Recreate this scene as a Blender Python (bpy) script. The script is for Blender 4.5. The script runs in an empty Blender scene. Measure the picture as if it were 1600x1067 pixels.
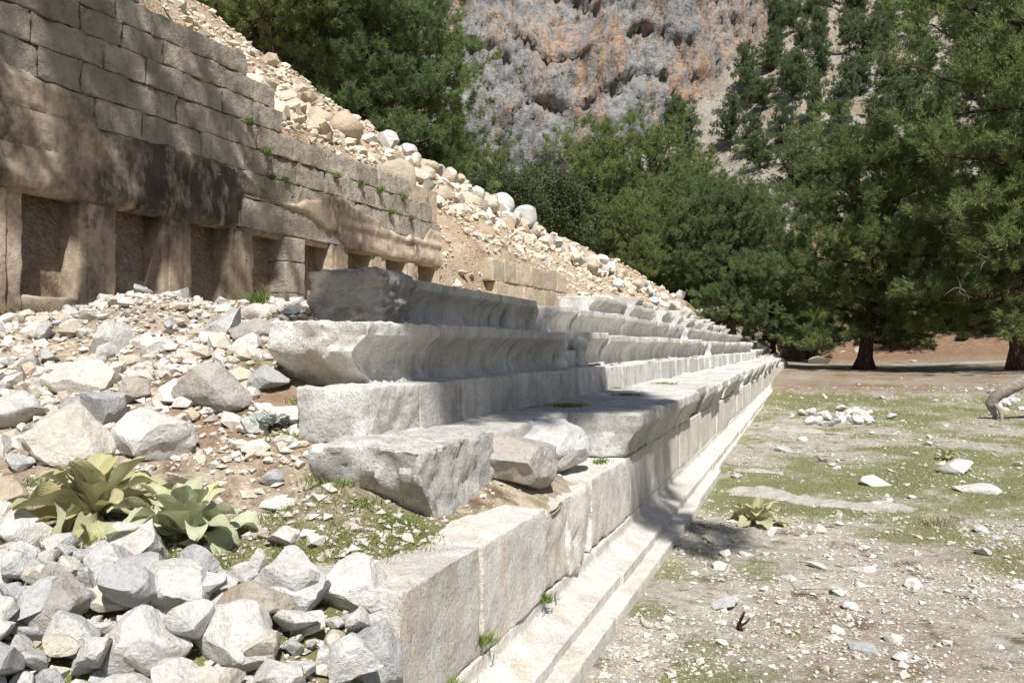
import bpy, math, random
import numpy as np
from mathutils import Vector, Matrix, Euler

# ------------------------------------------------------------------ camera, sky, sun, exposure
SC = bpy.context.scene
COL = SC.collection
F = 1291.0                      # focal length in photo pixels (1600 wide)
TH = math.atan((1262 - 800) / F)  # camera is turned this far left of the seating axis (+Y)
CT, ST = math.cos(TH), math.sin(TH)
EYE = 1.6
HOR = 543.0

cam_d = bpy.data.cameras.new('camera')
cam_d.sensor_width = 36.0
cam_d.lens = F / 1600 * 36
cam_d.shift_y = (HOR - 533.5) / 1600
cam_d.clip_end = 3000
cam_d.clip_start = 0.05
cam = bpy.data.objects.new('camera', cam_d)
COL.objects.link(cam)
cam.location = (0, 0, EYE)
cam.rotation_euler = (math.radians(90), 0, TH)
SC.camera = cam

SUN_AZ = math.radians(30)       # sunlight travels along +Y turned this far towards -X
SUN_EL = math.radians(53)
world = bpy.data.worlds.new('World')
SC.world = world
world.use_nodes = True
wn = world.node_tree
wn.nodes.clear()
sky = wn.nodes.new('ShaderNodeTexSky')
sky.sky_type = 'NISHITA'
sky.sun_disc = False
sky.sun_elevation = SUN_EL
# direction to the sun on the ground: (sin az, -cos az)
sky.sun_rotation = math.atan2(math.sin(SUN_AZ), -math.cos(SUN_AZ))
bg = wn.nodes.new('ShaderNodeBackground')
bg.inputs['Strength'].default_value = 0.05
wo = wn.nodes.new('ShaderNodeOutputWorld')
wn.links.new(sky.outputs[0], bg.inputs[0])
wn.links.new(bg.outputs[0], wo.inputs[0])
sun_d = bpy.data.lights.new('sun', 'SUN')
sun_d.energy = 4.8
sun_d.angle = math.radians(0.53)
sun_d.color = (1.0, 0.972, 0.93)
sun = bpy.data.objects.new('sun', sun_d)
COL.objects.link(sun)
sdir = Vector((-math.sin(SUN_AZ) * math.cos(SUN_EL), math.cos(SUN_AZ) * math.cos(SUN_EL), -math.sin(SUN_EL)))
sun.rotation_euler = sdir.to_track_quat('-Z', 'Y').to_euler()
sun.location = (20, -30, 40)
SC.view_settings.view_transform = 'Standard'
SC.view_settings.look = 'None'
SC.view_settings.exposure = 0.5
SC.view_settings.gamma = 1.0
SC.view_settings.use_curve_mapping = False
SC.cycles.max_bounces = 6
SC.cycles.transparent_max_bounces = 8

rng = np.random.default_rng(7)
random.seed(7)

# ------------------------------------------------------------------ projection helpers (photo pixel + distance -> place)
def at(px, py, D):
    u = (px - 800) / F; v = (HOR - py) / F
    return np.array([D * (-ST + u * CT), D * (CT + u * ST), EYE + D * v])

def proj(P):
    P = np.asarray(P, float)
    D = -ST * P[..., 0] + CT * P[..., 1]
    L = CT * P[..., 0] + ST * P[..., 1]
    D = np.where(D < 0.05, np.nan, D)
    return 800 + F * L / D, HOR - F * (P[..., 2] - EYE) / D, D

def sstep(a, b, x):
    t = np.clip((x - a) / (b - a), 0, 1)
    return t * t * (3 - 2 * t)

# ------------------------------------------------------------------ numpy noise
def _hash(ix, iy, iz, seed):
    h = (ix.astype(np.int64) * 374761393 + iy.astype(np.int64) * 668265263 + iz.astype(np.int64) * 2147483647 + seed * 1274126177) & 0xffffffff
    h = ((h ^ (h >> 13)) * 1274126177) & 0xffffffff
    h = (h ^ (h >> 16)) & 0xffffffff
    return h / 4294967295.0

def vnoise(p, seed=0):
    p = np.asarray(p, float)
    i = np.floor(p).astype(np.int64); f = p - i
    f = f * f * f * (f * (f * 6 - 15) + 10)
    r = 0
    for dx in (0, 1):
        wx = f[:, 0] if dx else 1 - f[:, 0]
        for dy in (0, 1):
            wy = f[:, 1] if dy else 1 - f[:, 1]
            for dz in (0, 1):
                wz = f[:, 2] if dz else 1 - f[:, 2]
                r = r + wx * wy * wz * _hash(i[:, 0] + dx, i[:, 1] + dy, i[:, 2] + dz, seed)
    return r * 2 - 1

def fbm(p, oct=4, seed=0, gain=0.5, lac=2.03):
    p = np.asarray(p, float)
    a, s, t = 1.0, 0.0, 0.0
    for o in range(oct):
        s = s + a * vnoise(p + 17.3 * o, seed + o); t += a
        a *= gain; p = p * lac
    return s / t

def fbm2(x, y, sc, oct=4, seed=0):
    x = np.asarray(x, float); y = np.asarray(y, float)
    sh = x.shape
    return fbm(np.stack([x.ravel() * sc, y.ravel() * sc, np.full(x.size, seed * 3.7)], 1), oct, seed).reshape(sh)

# ------------------------------------------------------------------ mesh helpers
def mesh_np(name, V, faces, n, smooth=True):
    """V (k,3), faces (m,n) ints, one polygon size."""
    me = bpy.data.meshes.new(name)
    V = np.ascontiguousarray(V, np.float32); faces = np.ascontiguousarray(faces, np.int32)
    me.vertices.add(len(V)); me.vertices.foreach_set('co', V.ravel())
    m = len(faces)
    me.loops.add(m * n); me.loops.foreach_set('vertex_index', faces.ravel())
    me.polygons.add(m)
    me.polygons.foreach_set('loop_start', np.arange(0, m * n, n, dtype=np.int32))
    me.polygons.foreach_set('loop_total', np.full(m, n, np.int32))
    me.update(calc_edges=True)
    me.polygons.foreach_set('use_smooth', np.full(m, smooth, dtype=bool))
    return me

def ob(name, me, material=None, parent=None, loc=None, rot=None, scale=None):
    o = bpy.data.objects.new(name, me)
    COL.objects.link(o)
    if material is not None and me is not None and len(me.materials) == 0:
        me.materials.append(material)
    if parent is not None:
        o.parent = parent
    if loc is not None: o.location = [float(c) for c in loc]
    if rot is not None: o.rotation_euler = [float(c) for c in rot]
    if scale is not None: o.scale = [float(c) for c in scale]
    return o

def tag(o, label=None, cat=None, group=None, kind=None):
    if label: o['label'] = label
    if cat: o['category'] = cat
    if group: o['group'] = group
    if kind: o['kind'] = kind
    return o

def empty(name, loc=(0, 0, 0), rz=0.0):
    o = ob(name, None, loc=loc)
    o.rotation_euler = (0, 0, rz)
    return o

def vattr(me, name, vals):
    a = me.attributes.new(name, 'FLOAT', 'POINT')
    a.data.foreach_set('value', np.ascontiguousarray(vals, np.float32))

def grid_faces(nx, ny):
    i = np.arange(nx - 1)[:, None]; j = np.arange(ny - 1)[None, :]
    a = i * ny + j
    return np.stack([a, a + ny, a + ny + 1, a + 1], -1).reshape(-1, 4)

# ------------------------------------------------------------------ materials
class NT:
    def __init__(s, name):
        s.m = bpy.data.materials.new(name); s.m.use_nodes = True
        s.t = s.m.node_tree; s.t.nodes.clear()
        s.out = s.n('ShaderNodeOutputMaterial')
    def n(s, typ, **kw):
        nd = s.t.nodes.new(typ)
        for k, v in kw.items(): setattr(nd, k, v)
        return nd
    def l(s, a, b): s.t.links.new(a, b)
    def val(s, sock, v):
        if hasattr(v, 'is_linked'): s.l(v, sock)
        else: sock.default_value = v
    def pos(s):
        return s.n('ShaderNodeNewGeometry').outputs['Position']
    def map(s, vec, scale=(1, 1, 1), loc=(0, 0, 0), rot=(0, 0, 0)):
        m = s.n('ShaderNodeMapping'); s.l(vec, m.inputs[0])
        m.inputs['Scale'].default_value = scale; m.inputs['Location'].default_value = loc; m.inputs['Rotation'].default_value = rot
        return m.outputs[0]
    def noise(s, vec, scale, detail=4, rough=0.55, dist=0.0):
        t = s.n('ShaderNodeTexNoise'); s.l(vec, t.inputs['Vector'])
        t.inputs['Scale'].default_value = scale; t.inputs['Detail'].default_value = detail
        t.inputs['Roughness'].default_value = rough; t.inputs['Distortion'].default_value = dist
        return t.outputs[0]
    def voro(s, vec, scale, feature='F1', out=0, rand=1.0):
        t = s.n('ShaderNodeTexVoronoi', feature=feature); s.l(vec, t.inputs['Vector'])
        t.inputs['Scale'].default_value = scale; t.inputs['Randomness'].default_value = rand
        return t.outputs[out]
    def ramp(s, fac, stops, interp='LINEAR'):
        r = s.n('ShaderNodeValToRGB'); s.l(fac, r.inputs[0]); cr = r.color_ramp; cr.interpolation = interp
        while len(cr.elements) < len(stops): cr.elements.new(0.5)
        for e, (p, c) in zip(cr.elements, stops):
            e.position = p
            e.color = (c, c, c, 1) if isinstance(c, (int, float)) else (*c, 1)
        return r.outputs[0]
    def mix(s, fac, a, b, mode='MIX'):
        m = s.n('ShaderNodeMix', data_type='RGBA', blend_type=mode)
        s.val(m.inputs[0], fac)
        for k, v in ((6, a), (7, b)):
            s.val(m.inputs[k], (*v, 1) if isinstance(v, tuple) and len(v) == 3 else v)
        return m.outputs[2]
    def math(s, op, a, b=0.0, clamp=False):
        m = s.n('ShaderNodeMath', operation=op, use_clamp=clamp); s.val(m.inputs[0], a); s.val(m.inputs[1], b)
        return m.outputs[0]
    def rand(s):
        return s.n('ShaderNodeObjectInfo').outputs['Random']
    def attr(s, name):
        return s.n('ShaderNodeAttribute', attribute_name=name).outputs['Fac']
    def bump(s, h, strength=0.5, dist=0.02, normal=None):
        b = s.n('ShaderNodeBump'); s.l(h, b.inputs['Height'])
        b.inputs['Strength'].default_value = strength; b.inputs['Distance'].default_value = dist
        if normal is not None: s.l(normal, b.inputs['Normal'])
        return b.outputs[0]
    def bsdf(s, color, rough=0.85, normal=None, spec=0.25):
        b = s.n('ShaderNodeBsdfPrincipled')
        s.val(b.inputs['Base Color'], (*color, 1) if isinstance(color, tuple) else color)
        s.val(b.inputs['Roughness'], rough)
        b.inputs['Specular IOR Level'].default_value = spec
        if normal is not None: s.l(normal, b.inputs['Normal'])
        s.l(b.outputs[0], s.out.inputs[0])
        return b

def stone(name, lo, mid, hi, stain, stain_amt=0.35, lichen=(0.16, 0.16, 0.155), lich=0.4, pit=45.0, bump=0.55, bd=0.012, streak=True, rnd=(0.78, 1.1), chisel=0.5):
    k = NT(name); p = k.pos()
    n1 = k.noise(p, 2.3, 10, 0.68)
    gatel = k.ramp(k.noise(k.map(p, (1, 1, 1), (8, 1, 5)), 0.9, 5, 0.6), [(0.35, 0.35), (0.62, 1.25)])
    base = k.ramp(n1, [(0.3, lo), (0.5, mid), (0.68, hi)])
    if streak:
        sv = k.map(p, (7.0, 7.0, 0.7))
        st = k.noise(sv, 1.0, 7, 0.66)
    else:
        st = k.noise(p, 4.0, 5, 0.6)
    sf = k.math('MULTIPLY', k.ramp(st, [(0.5, 0.0), (0.66, 1.0)]), stain_amt)
    base = k.mix(sf, base, stain)
    ln = k.noise(k.map(p, (1, 1, 1), (4, 7, 2)), 5.5, 11, 0.78)
    lf = k.math('MULTIPLY', k.math('MULTIPLY', k.ramp(ln, [(0.50, 0.0), (0.60, 1.0)]), lich), gatel, True)
    base = k.mix(lf, base, lichen)
    fine = k.noise(p, 75.0, 6, 0.75)
    base = k.mix(0.75, base, k.mix(1.0, base, k.ramp(fine, [(0.32, 0.5), (0.5, 1.0), (0.7, 1.25)]), 'MULTIPLY'))
    pits = k.voro(k.map(p, (1, 1, 1), (1.3, 2.1, 0.7)), pit * 0.9)
    pf = k.ramp(pits, [(0.0, 1.0), (0.13, 1.0), (0.2, 0.0)])
    gate = k.ramp(k.noise(p, 6.0, 3, 0.6), [(0.5, 0.0), (0.62, 0.5)])
    base = k.mix(k.math('MULTIPLY', pf, gate), base, tuple(c * 0.35 for c in mid))
    base = k.mix(1.0, base, k.ramp(k.rand(), [(0.0, rnd[0]), (1.0, rnd[1])]), 'MULTIPLY')
    b1 = k.noise(p, pit, 8, 0.75)
    b3 = k.noise(p, 9.0, 8, 0.66)
    h = k.math('ADD', k.math('MULTIPLY', b1, chisel * 1.6), k.math('ADD', k.math('MULTIPLY', pf, -0.3), k.math('MULTIPLY', b3, 1.5)))
    k.bsdf(base, 0.88, k.bump(h, min(1.0, bump * 1.5), bd * 1.6), 0.2)
    return k.m

M = {}
M['seat'] = stone('seat_limestone', (0.45, 0.43, 0.395), (0.63, 0.61, 0.565), (0.73, 0.71, 0.665), (0.38, 0.365, 0.335), 0.55, lichen=(0.27, 0.26, 0.245), lich=0.46, pit=38, rnd=(0.84, 1.1))
M['podium'] = stone('podium_limestone', (0.53, 0.495, 0.44), (0.68, 0.65, 0.595), (0.75, 0.73, 0.68), (0.57, 0.43, 0.30), 0.55, lichen=(0.40, 0.375, 0.345), lich=0.4, pit=50, rnd=(0.9, 1.08))
M['wallblock'] = stone('wall_limestone', (0.50, 0.43, 0.345), (0.66, 0.59, 0.49), (0.76, 0.695, 0.595), (0.38, 0.29, 0.21), 0.45, lichen=(0.26, 0.215, 0.17), lich=0.5, pit=24, bump=1.0, bd=0.045, rnd=(0.8, 1.12), chisel=0.9)
M['hillblock'] = stone('tan_wall_limestone', (0.52, 0.42, 0.30), (0.63, 0.53, 0.40), (0.70, 0.61, 0.48), (0.47, 0.35, 0.24), 0.4, lichen=(0.42, 0.36, 0.29), lich=0.3, pit=30, bump=0.8, bd=0.02)

def rock_mat(name, stops, lich=0.3, warm=0.35):
    k = NT(name); p = k.pos()
    tc = k.n('ShaderNodeTexCoord').outputs['Object']
    c = k.ramp(k.rand(), stops)
    n1 = k.noise(p, 7.0, 8, 0.65)
    c = k.mix(1.0, c, k.ramp(n1, [(0.3, 0.78), (0.5, 1.0), (0.72, 1.08)]), 'MULTIPLY')
    c = k.mix(0.6, c, k.mix(1.0, c, k.ramp(k.noise(p, 60.0, 6, 0.75), [(0.32, 0.6), (0.5, 1.0), (0.7, 1.2)]), 'MULTIPLY'))
    wv = k.noise(k.map(p, (1, 1, 1), (9, 3, 1)), 4.0, 6, 0.65)
    c = k.mix(k.math('MULTIPLY', k.ramp(wv, [(0.5, 0.0), (0.68, 1.0)]), warm), c, (0.50, 0.36, 0.23))
    ln = k.noise(k.map(p, (1, 1, 1), (2, 5, 8)), 12.0, 9, 0.75)
    c = k.mix(k.math('MULTIPLY', k.ramp(ln, [(0.56, 0.0), (0.66, 1.0)]), lich), c, (0.27, 0.265, 0.26))
    vn = k.noise(k.map(p, (3, 3, 14), rot=(0.6, 0.4, 0)), 2.2, 4, 0.6, 1.0)
    c = k.mix(k.ramp(vn, [(0.485, 0.0), (0.5, 0.28), (0.515, 0.0)]), c, (0.72, 0.69, 0.64))
    h = k.math('ADD', k.math('MULTIPLY', k.noise(p, 14.0, 9, 0.68), 1.5), k.math('MULTIPLY', k.noise(p, 70.0, 4, 0.7), 0.35))
    k.bsdf(c, 0.87, k.bump(h, 0.85, 0.03), 0.2)
    return k.m
M['rock'] = rock_mat('limestone_rock', [(0.0, (0.41, 0.41, 0.41)), (0.22, (0.51, 0.51, 0.50)), (0.45, (0.60, 0.59, 0.565)), (0.85, (0.655, 0.635, 0.595)), (1.0, (0.61, 0.53, 0.42))], 0.28, 0.25)
M['greyrock'] = rock_mat('grey_boulder_rock', [(0.0, (0.40, 0.37, 0.33)), (1.0, (0.46, 0.43, 0.39))], 0.6, 0.3)
M['tanrock'] = rock_mat('tan_hill_rock', [(0.0, (0.36, 0.33, 0.29)), (0.35, (0.52, 0.43, 0.32)), (0.7, (0.56, 0.50, 0.42)), (1.0, (0.50, 0.39, 0.27))], 0.3, 0.5)

def gravel_mat(name, cols):
    k = NT(name); p = k.pos()
    r = k.n('ShaderNodeNewGeometry').outputs['Random Per Island']
    c = k.ramp(r, [(i / (len(cols) - 1), cc) for i, cc in enumerate(cols)])
    c = k.mix(1.0, c, k.ramp(k.noise(p, 40.0, 4, 0.6), [(0.3, 0.75), (0.7, 1.15)]), 'MULTIPLY')
    k.bsdf(c, 0.9, k.bump(k.noise(p, 90.0, 4, 0.7), 0.5, 0.01), 0.15)
    return k.m
M['gravel'] = gravel_mat('limestone_gravel', [(0.44, 0.42, 0.39), (0.58, 0.54, 0.48), (0.64, 0.60, 0.54), (0.52, 0.43, 0.33), (0.62, 0.60, 0.57), (0.42, 0.36, 0.29), (0.55, 0.49, 0.41), (0.68, 0.65, 0.60)])
M['hillgravel'] = gravel_mat('tan_scree', [(0.56, 0.48, 0.37), (0.66, 0.60, 0.52), (0.62, 0.52, 0.40), (0.50, 0.41, 0.31), (0.70, 0.66, 0.60)])

def ground_mat(name, dirt, pale, grass, moss, needle=False):
    """vertex attributes: cover = grass amount, litter = pine litter amount (what grows / lies there)."""
    k = NT(name); p = k.pos()
    n0 = k.noise(p, 1.3, 6, 0.6)
    n1 = k.noise(p, 9.0, 8, 0.7)
    c = k.mix(k.ramp(n1, [(0.35, 0.0), (0.62, 1.0)]), dirt, pale)
    peb = k.voro(p, 42.0, out=1)
    c = k.mix(0.5, c, k.mix(1.0, c, k.ramp(k.n('ShaderNodeSeparateColor').outputs[0] if False else k.voro(p, 42.0), [(0.0, 1.35), (0.5, 0.7)]), 'MULTIPLY'))
    ms = k.noise(k.map(p, (1, 1, 1), (3, 1, 0)), 3.1, 8, 0.7)
    c = k.mix(k.ramp(ms, [(0.535, 0.0), (0.63, 0.85)]), c, moss)
    g = k.attr('cover')
    gn = k.noise(k.map(p, (1, 1, 1), (1, 8, 0)), 16.0, 8, 0.75)
    gf = k.ramp(k.math('ADD', k.math('MULTIPLY', gn, 0.9), k.math('SUBTRACT', g, 0.5)), [(0.42, 0.0), (0.62, 1.0)])
    gc = k.mix(k.noise(p, 30.0, 4, 0.6), tuple(x * 0.6 for x in grass), tuple(min(1, x * 1.5) for x in grass))
    c = k.mix(gf, c, gc)
    if needle:
        lf = k.math('MULTIPLY', k.attr('litter'), k.ramp(k.noise(p, 5.0, 6, 0.7), [(0.3, 0.55), (0.6, 1.0)]))
        c = k.mix(lf, c, (0.185, 0.105, 0.058))
    c = k.mix(1.0, c, k.ramp(n0, [(0.3, 0.85), (0.7, 1.12)]), 'MULTIPLY')
    h = k.math('ADD', k.math('MULTIPLY', k.noise(p, 28.0, 8, 0.75), 1.0), k.math('MULTIPLY', k.voro(p, 42.0), -0.5))
    k.bsdf(c, 0.95, k.bump(h, 0.7, 0.03), 0.1)
    return k.m
M['track'] = ground_mat('track_ground', (0.33, 0.295, 0.235), (0.53, 0.50, 0.43), (0.20, 0.205, 0.10), (0.115, 0.075, 0.04), True)
M['slope'] = ground_mat('slope_soil', (0.27, 0.20, 0.14), (0.53, 0.45, 0.35), (0.17, 0.18, 0.07), (0.13, 0.085, 0.052), True)

def hill_mat():
    k = NT('scree_hillside'); p = k.pos()
    n1 = k.noise(p, 1.2, 8, 0.65)
    c = k.ramp(n1, [(0.3, (0.36, 0.25, 0.165)), (0.5, (0.50, 0.385, 0.27)), (0.72, (0.58, 0.50, 0.40))])
    n2 = k.noise(p, 11.0, 8, 0.75)
    c = k.mix(1.0, c, k.ramp(n2, [(0.3, 0.6), (0.55, 1.0), (0.75, 1.3)]), 'MULTIPLY')
    gn = k.noise(k.map(p, (1, 1, 1), (5, 2, 0)), 2.2, 8, 0.7)
    c = k.mix(k.ramp(gn, [(0.6, 0.0), (0.72, 0.6)]), c, (0.14, 0.15, 0.055))
    h = k.math('ADD', k.noise(p, 18.0, 8, 0.75), k.math('MULTIPLY', k.voro(p, 22.0), -0.6))
    k.bsdf(c, 0.95, k.bump(h, 0.9, 0.06), 0.1)
    return k.m
M['hill'] = hill_mat()

def cliff_mat():
    k = NT('mountain_rock'); p = k.pos()
    n1 = k.noise(p, 0.06, 9, 0.65)
    c = k.ramp(n1, [(0.3, (0.21, 0.215, 0.225)), (0.5, (0.31, 0.312, 0.31)), (0.7, (0.42, 0.415, 0.395))])
    # weathered orange rock in patches and vertical streaks
    on = k.noise(k.map(p, (1, 1, 0.45), (31, 9, 4)), 0.055, 7, 0.62, 0.6)
    st = k.noise(k.map(p, (1, 1, 0.16)), 0.35, 5, 0.6)
    of = k.math('MULTIPLY', k.ramp(on, [(0.47, 0.0), (0.60, 1.0)]), k.ramp(st, [(0.38, 0.1), (0.58, 0.9)]))
    rk = k.attr('cliff')
    of = k.math('MULTIPLY', of, rk)
    c = k.mix(of, c, (0.48, 0.315, 0.21))
    dk = k.noise(k.map(p, (1, 1, 0.2), (2, 7, 0)), 0.5, 6, 0.7)
    c = k.mix(k.math('MULTIPLY', k.ramp(dk, [(0.55, 0.0), (0.7, 0.55)]), rk), c, (0.17, 0.18, 0.195))
    vs = k.noise(k.map(p, (1, 1, 0.28), (5, 5, 5)), 1.1, 9, 0.72)
    c = k.mix(0.85, c, k.mix(1.0, c, k.ramp(vs, [(0.32, 0.5), (0.5, 1.0), (0.68, 1.22)]), 'MULTIPLY'))
    sk = k.noise(k.map(p, (1, 1, 1.0), rot=(0.0, 0.38, 0.0)), 0.4, 10, 0.72, 0.5)
    c = k.mix(0.8, c, k.mix(1.0, c, k.ramp(sk, [(0.40, 0.55), (0.5, 1.0), (0.62, 1.12)]), 'MULTIPLY'))
    # scree and earth on the gentler slope
    sc = k.ramp(k.noise(p, 0.12, 8, 0.65), [(0.35, (0.36, 0.28, 0.20)), (0.52, (0.46, 0.41, 0.34)), (0.7, (0.50, 0.48, 0.44))])
    sc = k.mix(1.0, sc, k.ramp(k.noise(p, 1.6, 6, 0.75), [(0.3, 0.7), (0.7, 1.2)]), 'MULTIPLY')
    c = k.mix(rk, sc, c)
    gn = k.noise(p, 0.55, 9, 0.75)
    c = k.mix(k.math('MULTIPLY', k.ramp(gn, [(0.57, 0.0), (0.64, 0.85)]), k.attr('veg')), c, (0.085, 0.10, 0.045))
    h = k.math('ADD', k.noise(k.map(p, (1, 1, 0.45)), 0.7, 11, 0.72), k.math('MULTIPLY', k.noise(k.map(p, (1, 1, 2.2), rot=(0.0, 0.38, 0)), 0.5, 8, 0.65), 0.7))
    k.bsdf(c, 0.95, k.bump(h, 1.0, 1.6), 0.1)
    return k.m
M['cliff'] = cliff_mat()

WO_ = (-8.0 * math.cos(math.radians(3.75)), 8.0 * math.sin(math.radians(3.75))); WW_ = (math.sin(math.radians(3.75)), math.cos(math.radians(3.75)))
def plaster_mat(name, soot=True, tint=None):
    """old lime plaster; soot = black run-off stain on part of the wall, plus one painted shade patch (object space: y along the wall, z up)."""
    k = NT(name); p = k.pos()
    oc = k.n('ShaderNodeTexCoord').outputs['Object']
    n1 = k.noise(p, 2.6, 8, 0.65)
    c = k.ramp(n1, [(0.3, (0.38, 0.29, 0.21)), (0.5, (0.55, 0.44, 0.33)), (0.68, (0.66, 0.56, 0.44))])
    n2 = k.noise(p, 16.0, 8, 0.7)
    c = k.mix(1.0, c, k.ramp(n2, [(0.3, 0.68), (0.55, 1.0), (0.75, 1.15)]), 'MULTIPLY')
    sp = k.noise(p, 7.0, 5, 0.7)
    c = k.mix(k.ramp(sp, [(0.60, 0.0), (0.68, 0.7)]), c, (0.20, 0.145, 0.11))
    pale = k.noise(k.map(p, (1, 1, 1), (7, 7, 3)), 4.0, 6, 0.7)
    c = k.mix(k.ramp(pale, [(0.58, 0.0), (0.68, 0.6)]), c, (0.50, 0.455, 0.40))
    if tint: c = k.mix(1.0, c, tint, 'MULTIPLY')
    if soot:
        sp_ = k.n('ShaderNodeSeparateXYZ'); k.l(p, sp_.inputs[0])
        yw = k.math('ADD', k.math('MULTIPLY', k.math('SUBTRACT', sp_.outputs['X'], WO_[0]), WW_[0]), k.math('MULTIPLY', k.math('SUBTRACT', sp_.outputs['Y'], WO_[1]), WW_[1]))
        wob = k.noise(k.map(p, (1, 1, 0.35)), 2.4, 6, 0.65)
        ya = k.math('ADD', yw, k.math('MULTIPLY', k.math('SUBTRACT', wob, 0.5), 1.6))
        a = k.math('MULTIPLY', k.ramp(k.math('MULTIPLY', k.math('SUBTRACT', ya, 6.8), 0.1), [(0.0, 0.0), (0.05, 1.0)]),
                   k.ramp(k.math('MULTIPLY', k.math('SUBTRACT', ya, 6.8), 0.1), [(0.2, 1.0), (0.4, 0.0)]))
        # second fainter patch further along: shade painted into the plaster colour
        b = k.math('MULTIPLY', k.ramp(k.math('MULTIPLY', k.math('SUBTRACT', ya, 10.6), 0.1), [(0.0, 0.0), (0.06, 0.85)]),
                   k.ramp(k.math('MULTIPLY', k.math('SUBTRACT', ya, 10.6), 0.1), [(0.12, 1.0), (0.2, 0.0)]))
        zf = k.ramp(k.math('MULTIPLY', k.math('ADD', k.math('SUBTRACT', sp_.outputs['Z'], 2.6), k.math('MULTIPLY', k.math('SUBTRACT', wob, 0.5), 0.9)), 0.5), [(0.1, 0.25), (0.36, 1.0)])
        run = k.noise(k.map(p, (3.2, 3.2, 1.3), (1, 2, 3)), 1.5, 9, 0.72)
        band = k.math('MULTIPLY', k.ramp(k.noise(k.map(p, (1, 1, 0.7), (3, 11, 2)), 1.1, 8, 0.68), [(0.38, 0.0), (0.56, 0.9)]), k.ramp(k.math('MULTIPLY', yw, 0.1), [(0.85, 1.0), (1.2, 0.15)]))
        s = k.math('MULTIPLY', k.math('MAXIMUM', k.math('MAXIMUM', a, b), band), zf)
        s = k.math('MULTIPLY', s, k.ramp(run, [(0.34, 0.3), (0.5, 1.0)]))
        blot = k.math('MULTIPLY', k.ramp(k.noise(k.map(p, (1, 1, 0.6), (13, 3, 8)), 2.0, 7, 0.7), [(0.54, 0.0), (0.66, 1.0)]), 0.75)
        s = k.math('MAXIMUM', s, blot)
        c = k.mix(k.math('MULTIPLY', s, 0.92), c, (0.035, 0.031, 0.028))
    h = k.math('ADD', k.math('MULTIPLY', k.noise(p, 10.0, 8, 0.7), 1.3), k.math('MULTIPLY', k.noise(p, 55.0, 5, 0.7), 0.4))
    k.bsdf(c, 0.93, k.bump(h, 0.75, 0.016), 0.15)
    return k.m
M['plaster'] = plaster_mat('old_plaster')
M['niche'] = plaster_mat('niche_plaster', False, (1.0, 0.78, 0.58))

def joint_mat():
    k = NT('joint_soil'); p = k.pos()
    c = k.ramp(k.noise(p, 25.0, 5, 0.7), [(0.35, (0.05, 0.042, 0.032)), (0.6, (0.10, 0.082, 0.06)), (0.75, (0.07, 0.085, 0.03))])
    k.bsdf(c, 0.95, k.bump(k.noise(p, 60.0, 4, 0.7), 0.6, 0.01), 0.1)
    return k.m
M['joint'] = joint_mat()
def bark_mat(name, lo, hi):
    k = NT(name); p = k.pos()
    v = k.voro(k.map(p, (1, 1, 0.3)), 9.0, 'DISTANCE_TO_EDGE')
    n = k.noise(k.map(p, (1, 1, 0.3)), 8.0, 7, 0.7)
    c = k.mix(k.ramp(n, [(0.35, 0.0), (0.65, 1.0)]), lo, hi)
    c = k.mix(1.0, c, k.ramp(v, [(0.0, 0.35), (0.12, 1.0)]), 'MULTIPLY')
    h = k.math('ADD', k.ramp(v, [(0.0, 0.0), (0.2, 1.0)]), k.math('MULTIPLY', n, 0.6))
    k.bsdf(c, 0.95, k.bump(h, 1.0, 0.06), 0.1)
    return k.m
M['bark'] = bark_mat('pine_bark', (0.085, 0.05, 0.035), (0.19, 0.125, 0.095))
M['branch'] = bark_mat('reddish_branch_bark', (0.10, 0.05, 0.03), (0.24, 0.13, 0.08))
def wood_mat():
    k = NT('bleached_dead_wood'); p = k.pos()
    n = k.noise(k.map(p, (1, 4, 4)), 9.0, 8, 0.7)
    c = k.ramp(n, [(0.3, (0.16, 0.125, 0.095)), (0.5, (0.30, 0.26, 0.22)), (0.7, (0.42, 0.38, 0.335))])
    k.bsdf(c, 0.9, k.bump(n, 0.8, 0.03), 0.15)
    return k.m
M['deadwood'] = wood_mat()

def leaf_mat(name, dark, light, trans=0.3, nscale=0.5, fine=6.0):
    k = NT(name); p = k.pos()
    n = k.noise(p, nscale, 5, 0.65)
    r = k.n('ShaderNodeNewGeometry').outputs['Random Per Island']
    f = k.math('ADD', k.math('MULTIPLY', n, 0.75), k.math('MULTIPLY', r, 0.35))
    c = k.mix(k.ramp(f, [(0.32, 0.0), (0.75, 1.0)]), dark, light)
    c = k.mix(1.0, c, k.ramp(k.rand(), [(0.0, (0.82, 0.86, 0.9)), (1.0, (1.15, 1.1, 0.95))]), 'MULTIPLY')
    d = k.n('ShaderNodeBsdfPrincipled'); k.l(c, d.inputs['Base Color']); d.inputs['Roughness'].default_value = 0.6
    d.inputs['Specular IOR Level'].default_value = 0.25
    t = k.n('ShaderNodeBsdfTranslucent'); k.l(c, t.inputs['Color'])
    m = k.n('ShaderNodeMixShader'); m.inputs[0].default_value = trans
    k.l(d.outputs[0], m.inputs[1]); k.l(t.outputs[0], m.inputs[2]); k.l(m.outputs[0], k.out.inputs[0])
    return k.m
M['needle'] = leaf_mat('pine_needles', (0.10, 0.145, 0.055), (0.275, 0.335, 0.14), 0.45)
M['farneedle'] = leaf_mat('slope_pine_needles', (0.09, 0.125, 0.06), (0.185, 0.23, 0.115), 0.4)
M['oak'] = leaf_mat('evergreen_oak_leaves', (0.055, 0.075, 0.03), (0.125, 0.15, 0.065), 0.28, 0.9)
M['grass'] = leaf_mat('grass_blades', (0.15, 0.17, 0.055), (0.26, 0.27, 0.11), 0.35, 1.5)
M['weed'] = leaf_mat('green_weed_leaves', (0.11, 0.17, 0.035), (0.21, 0.28, 0.08), 0.35, 2.0)
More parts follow.
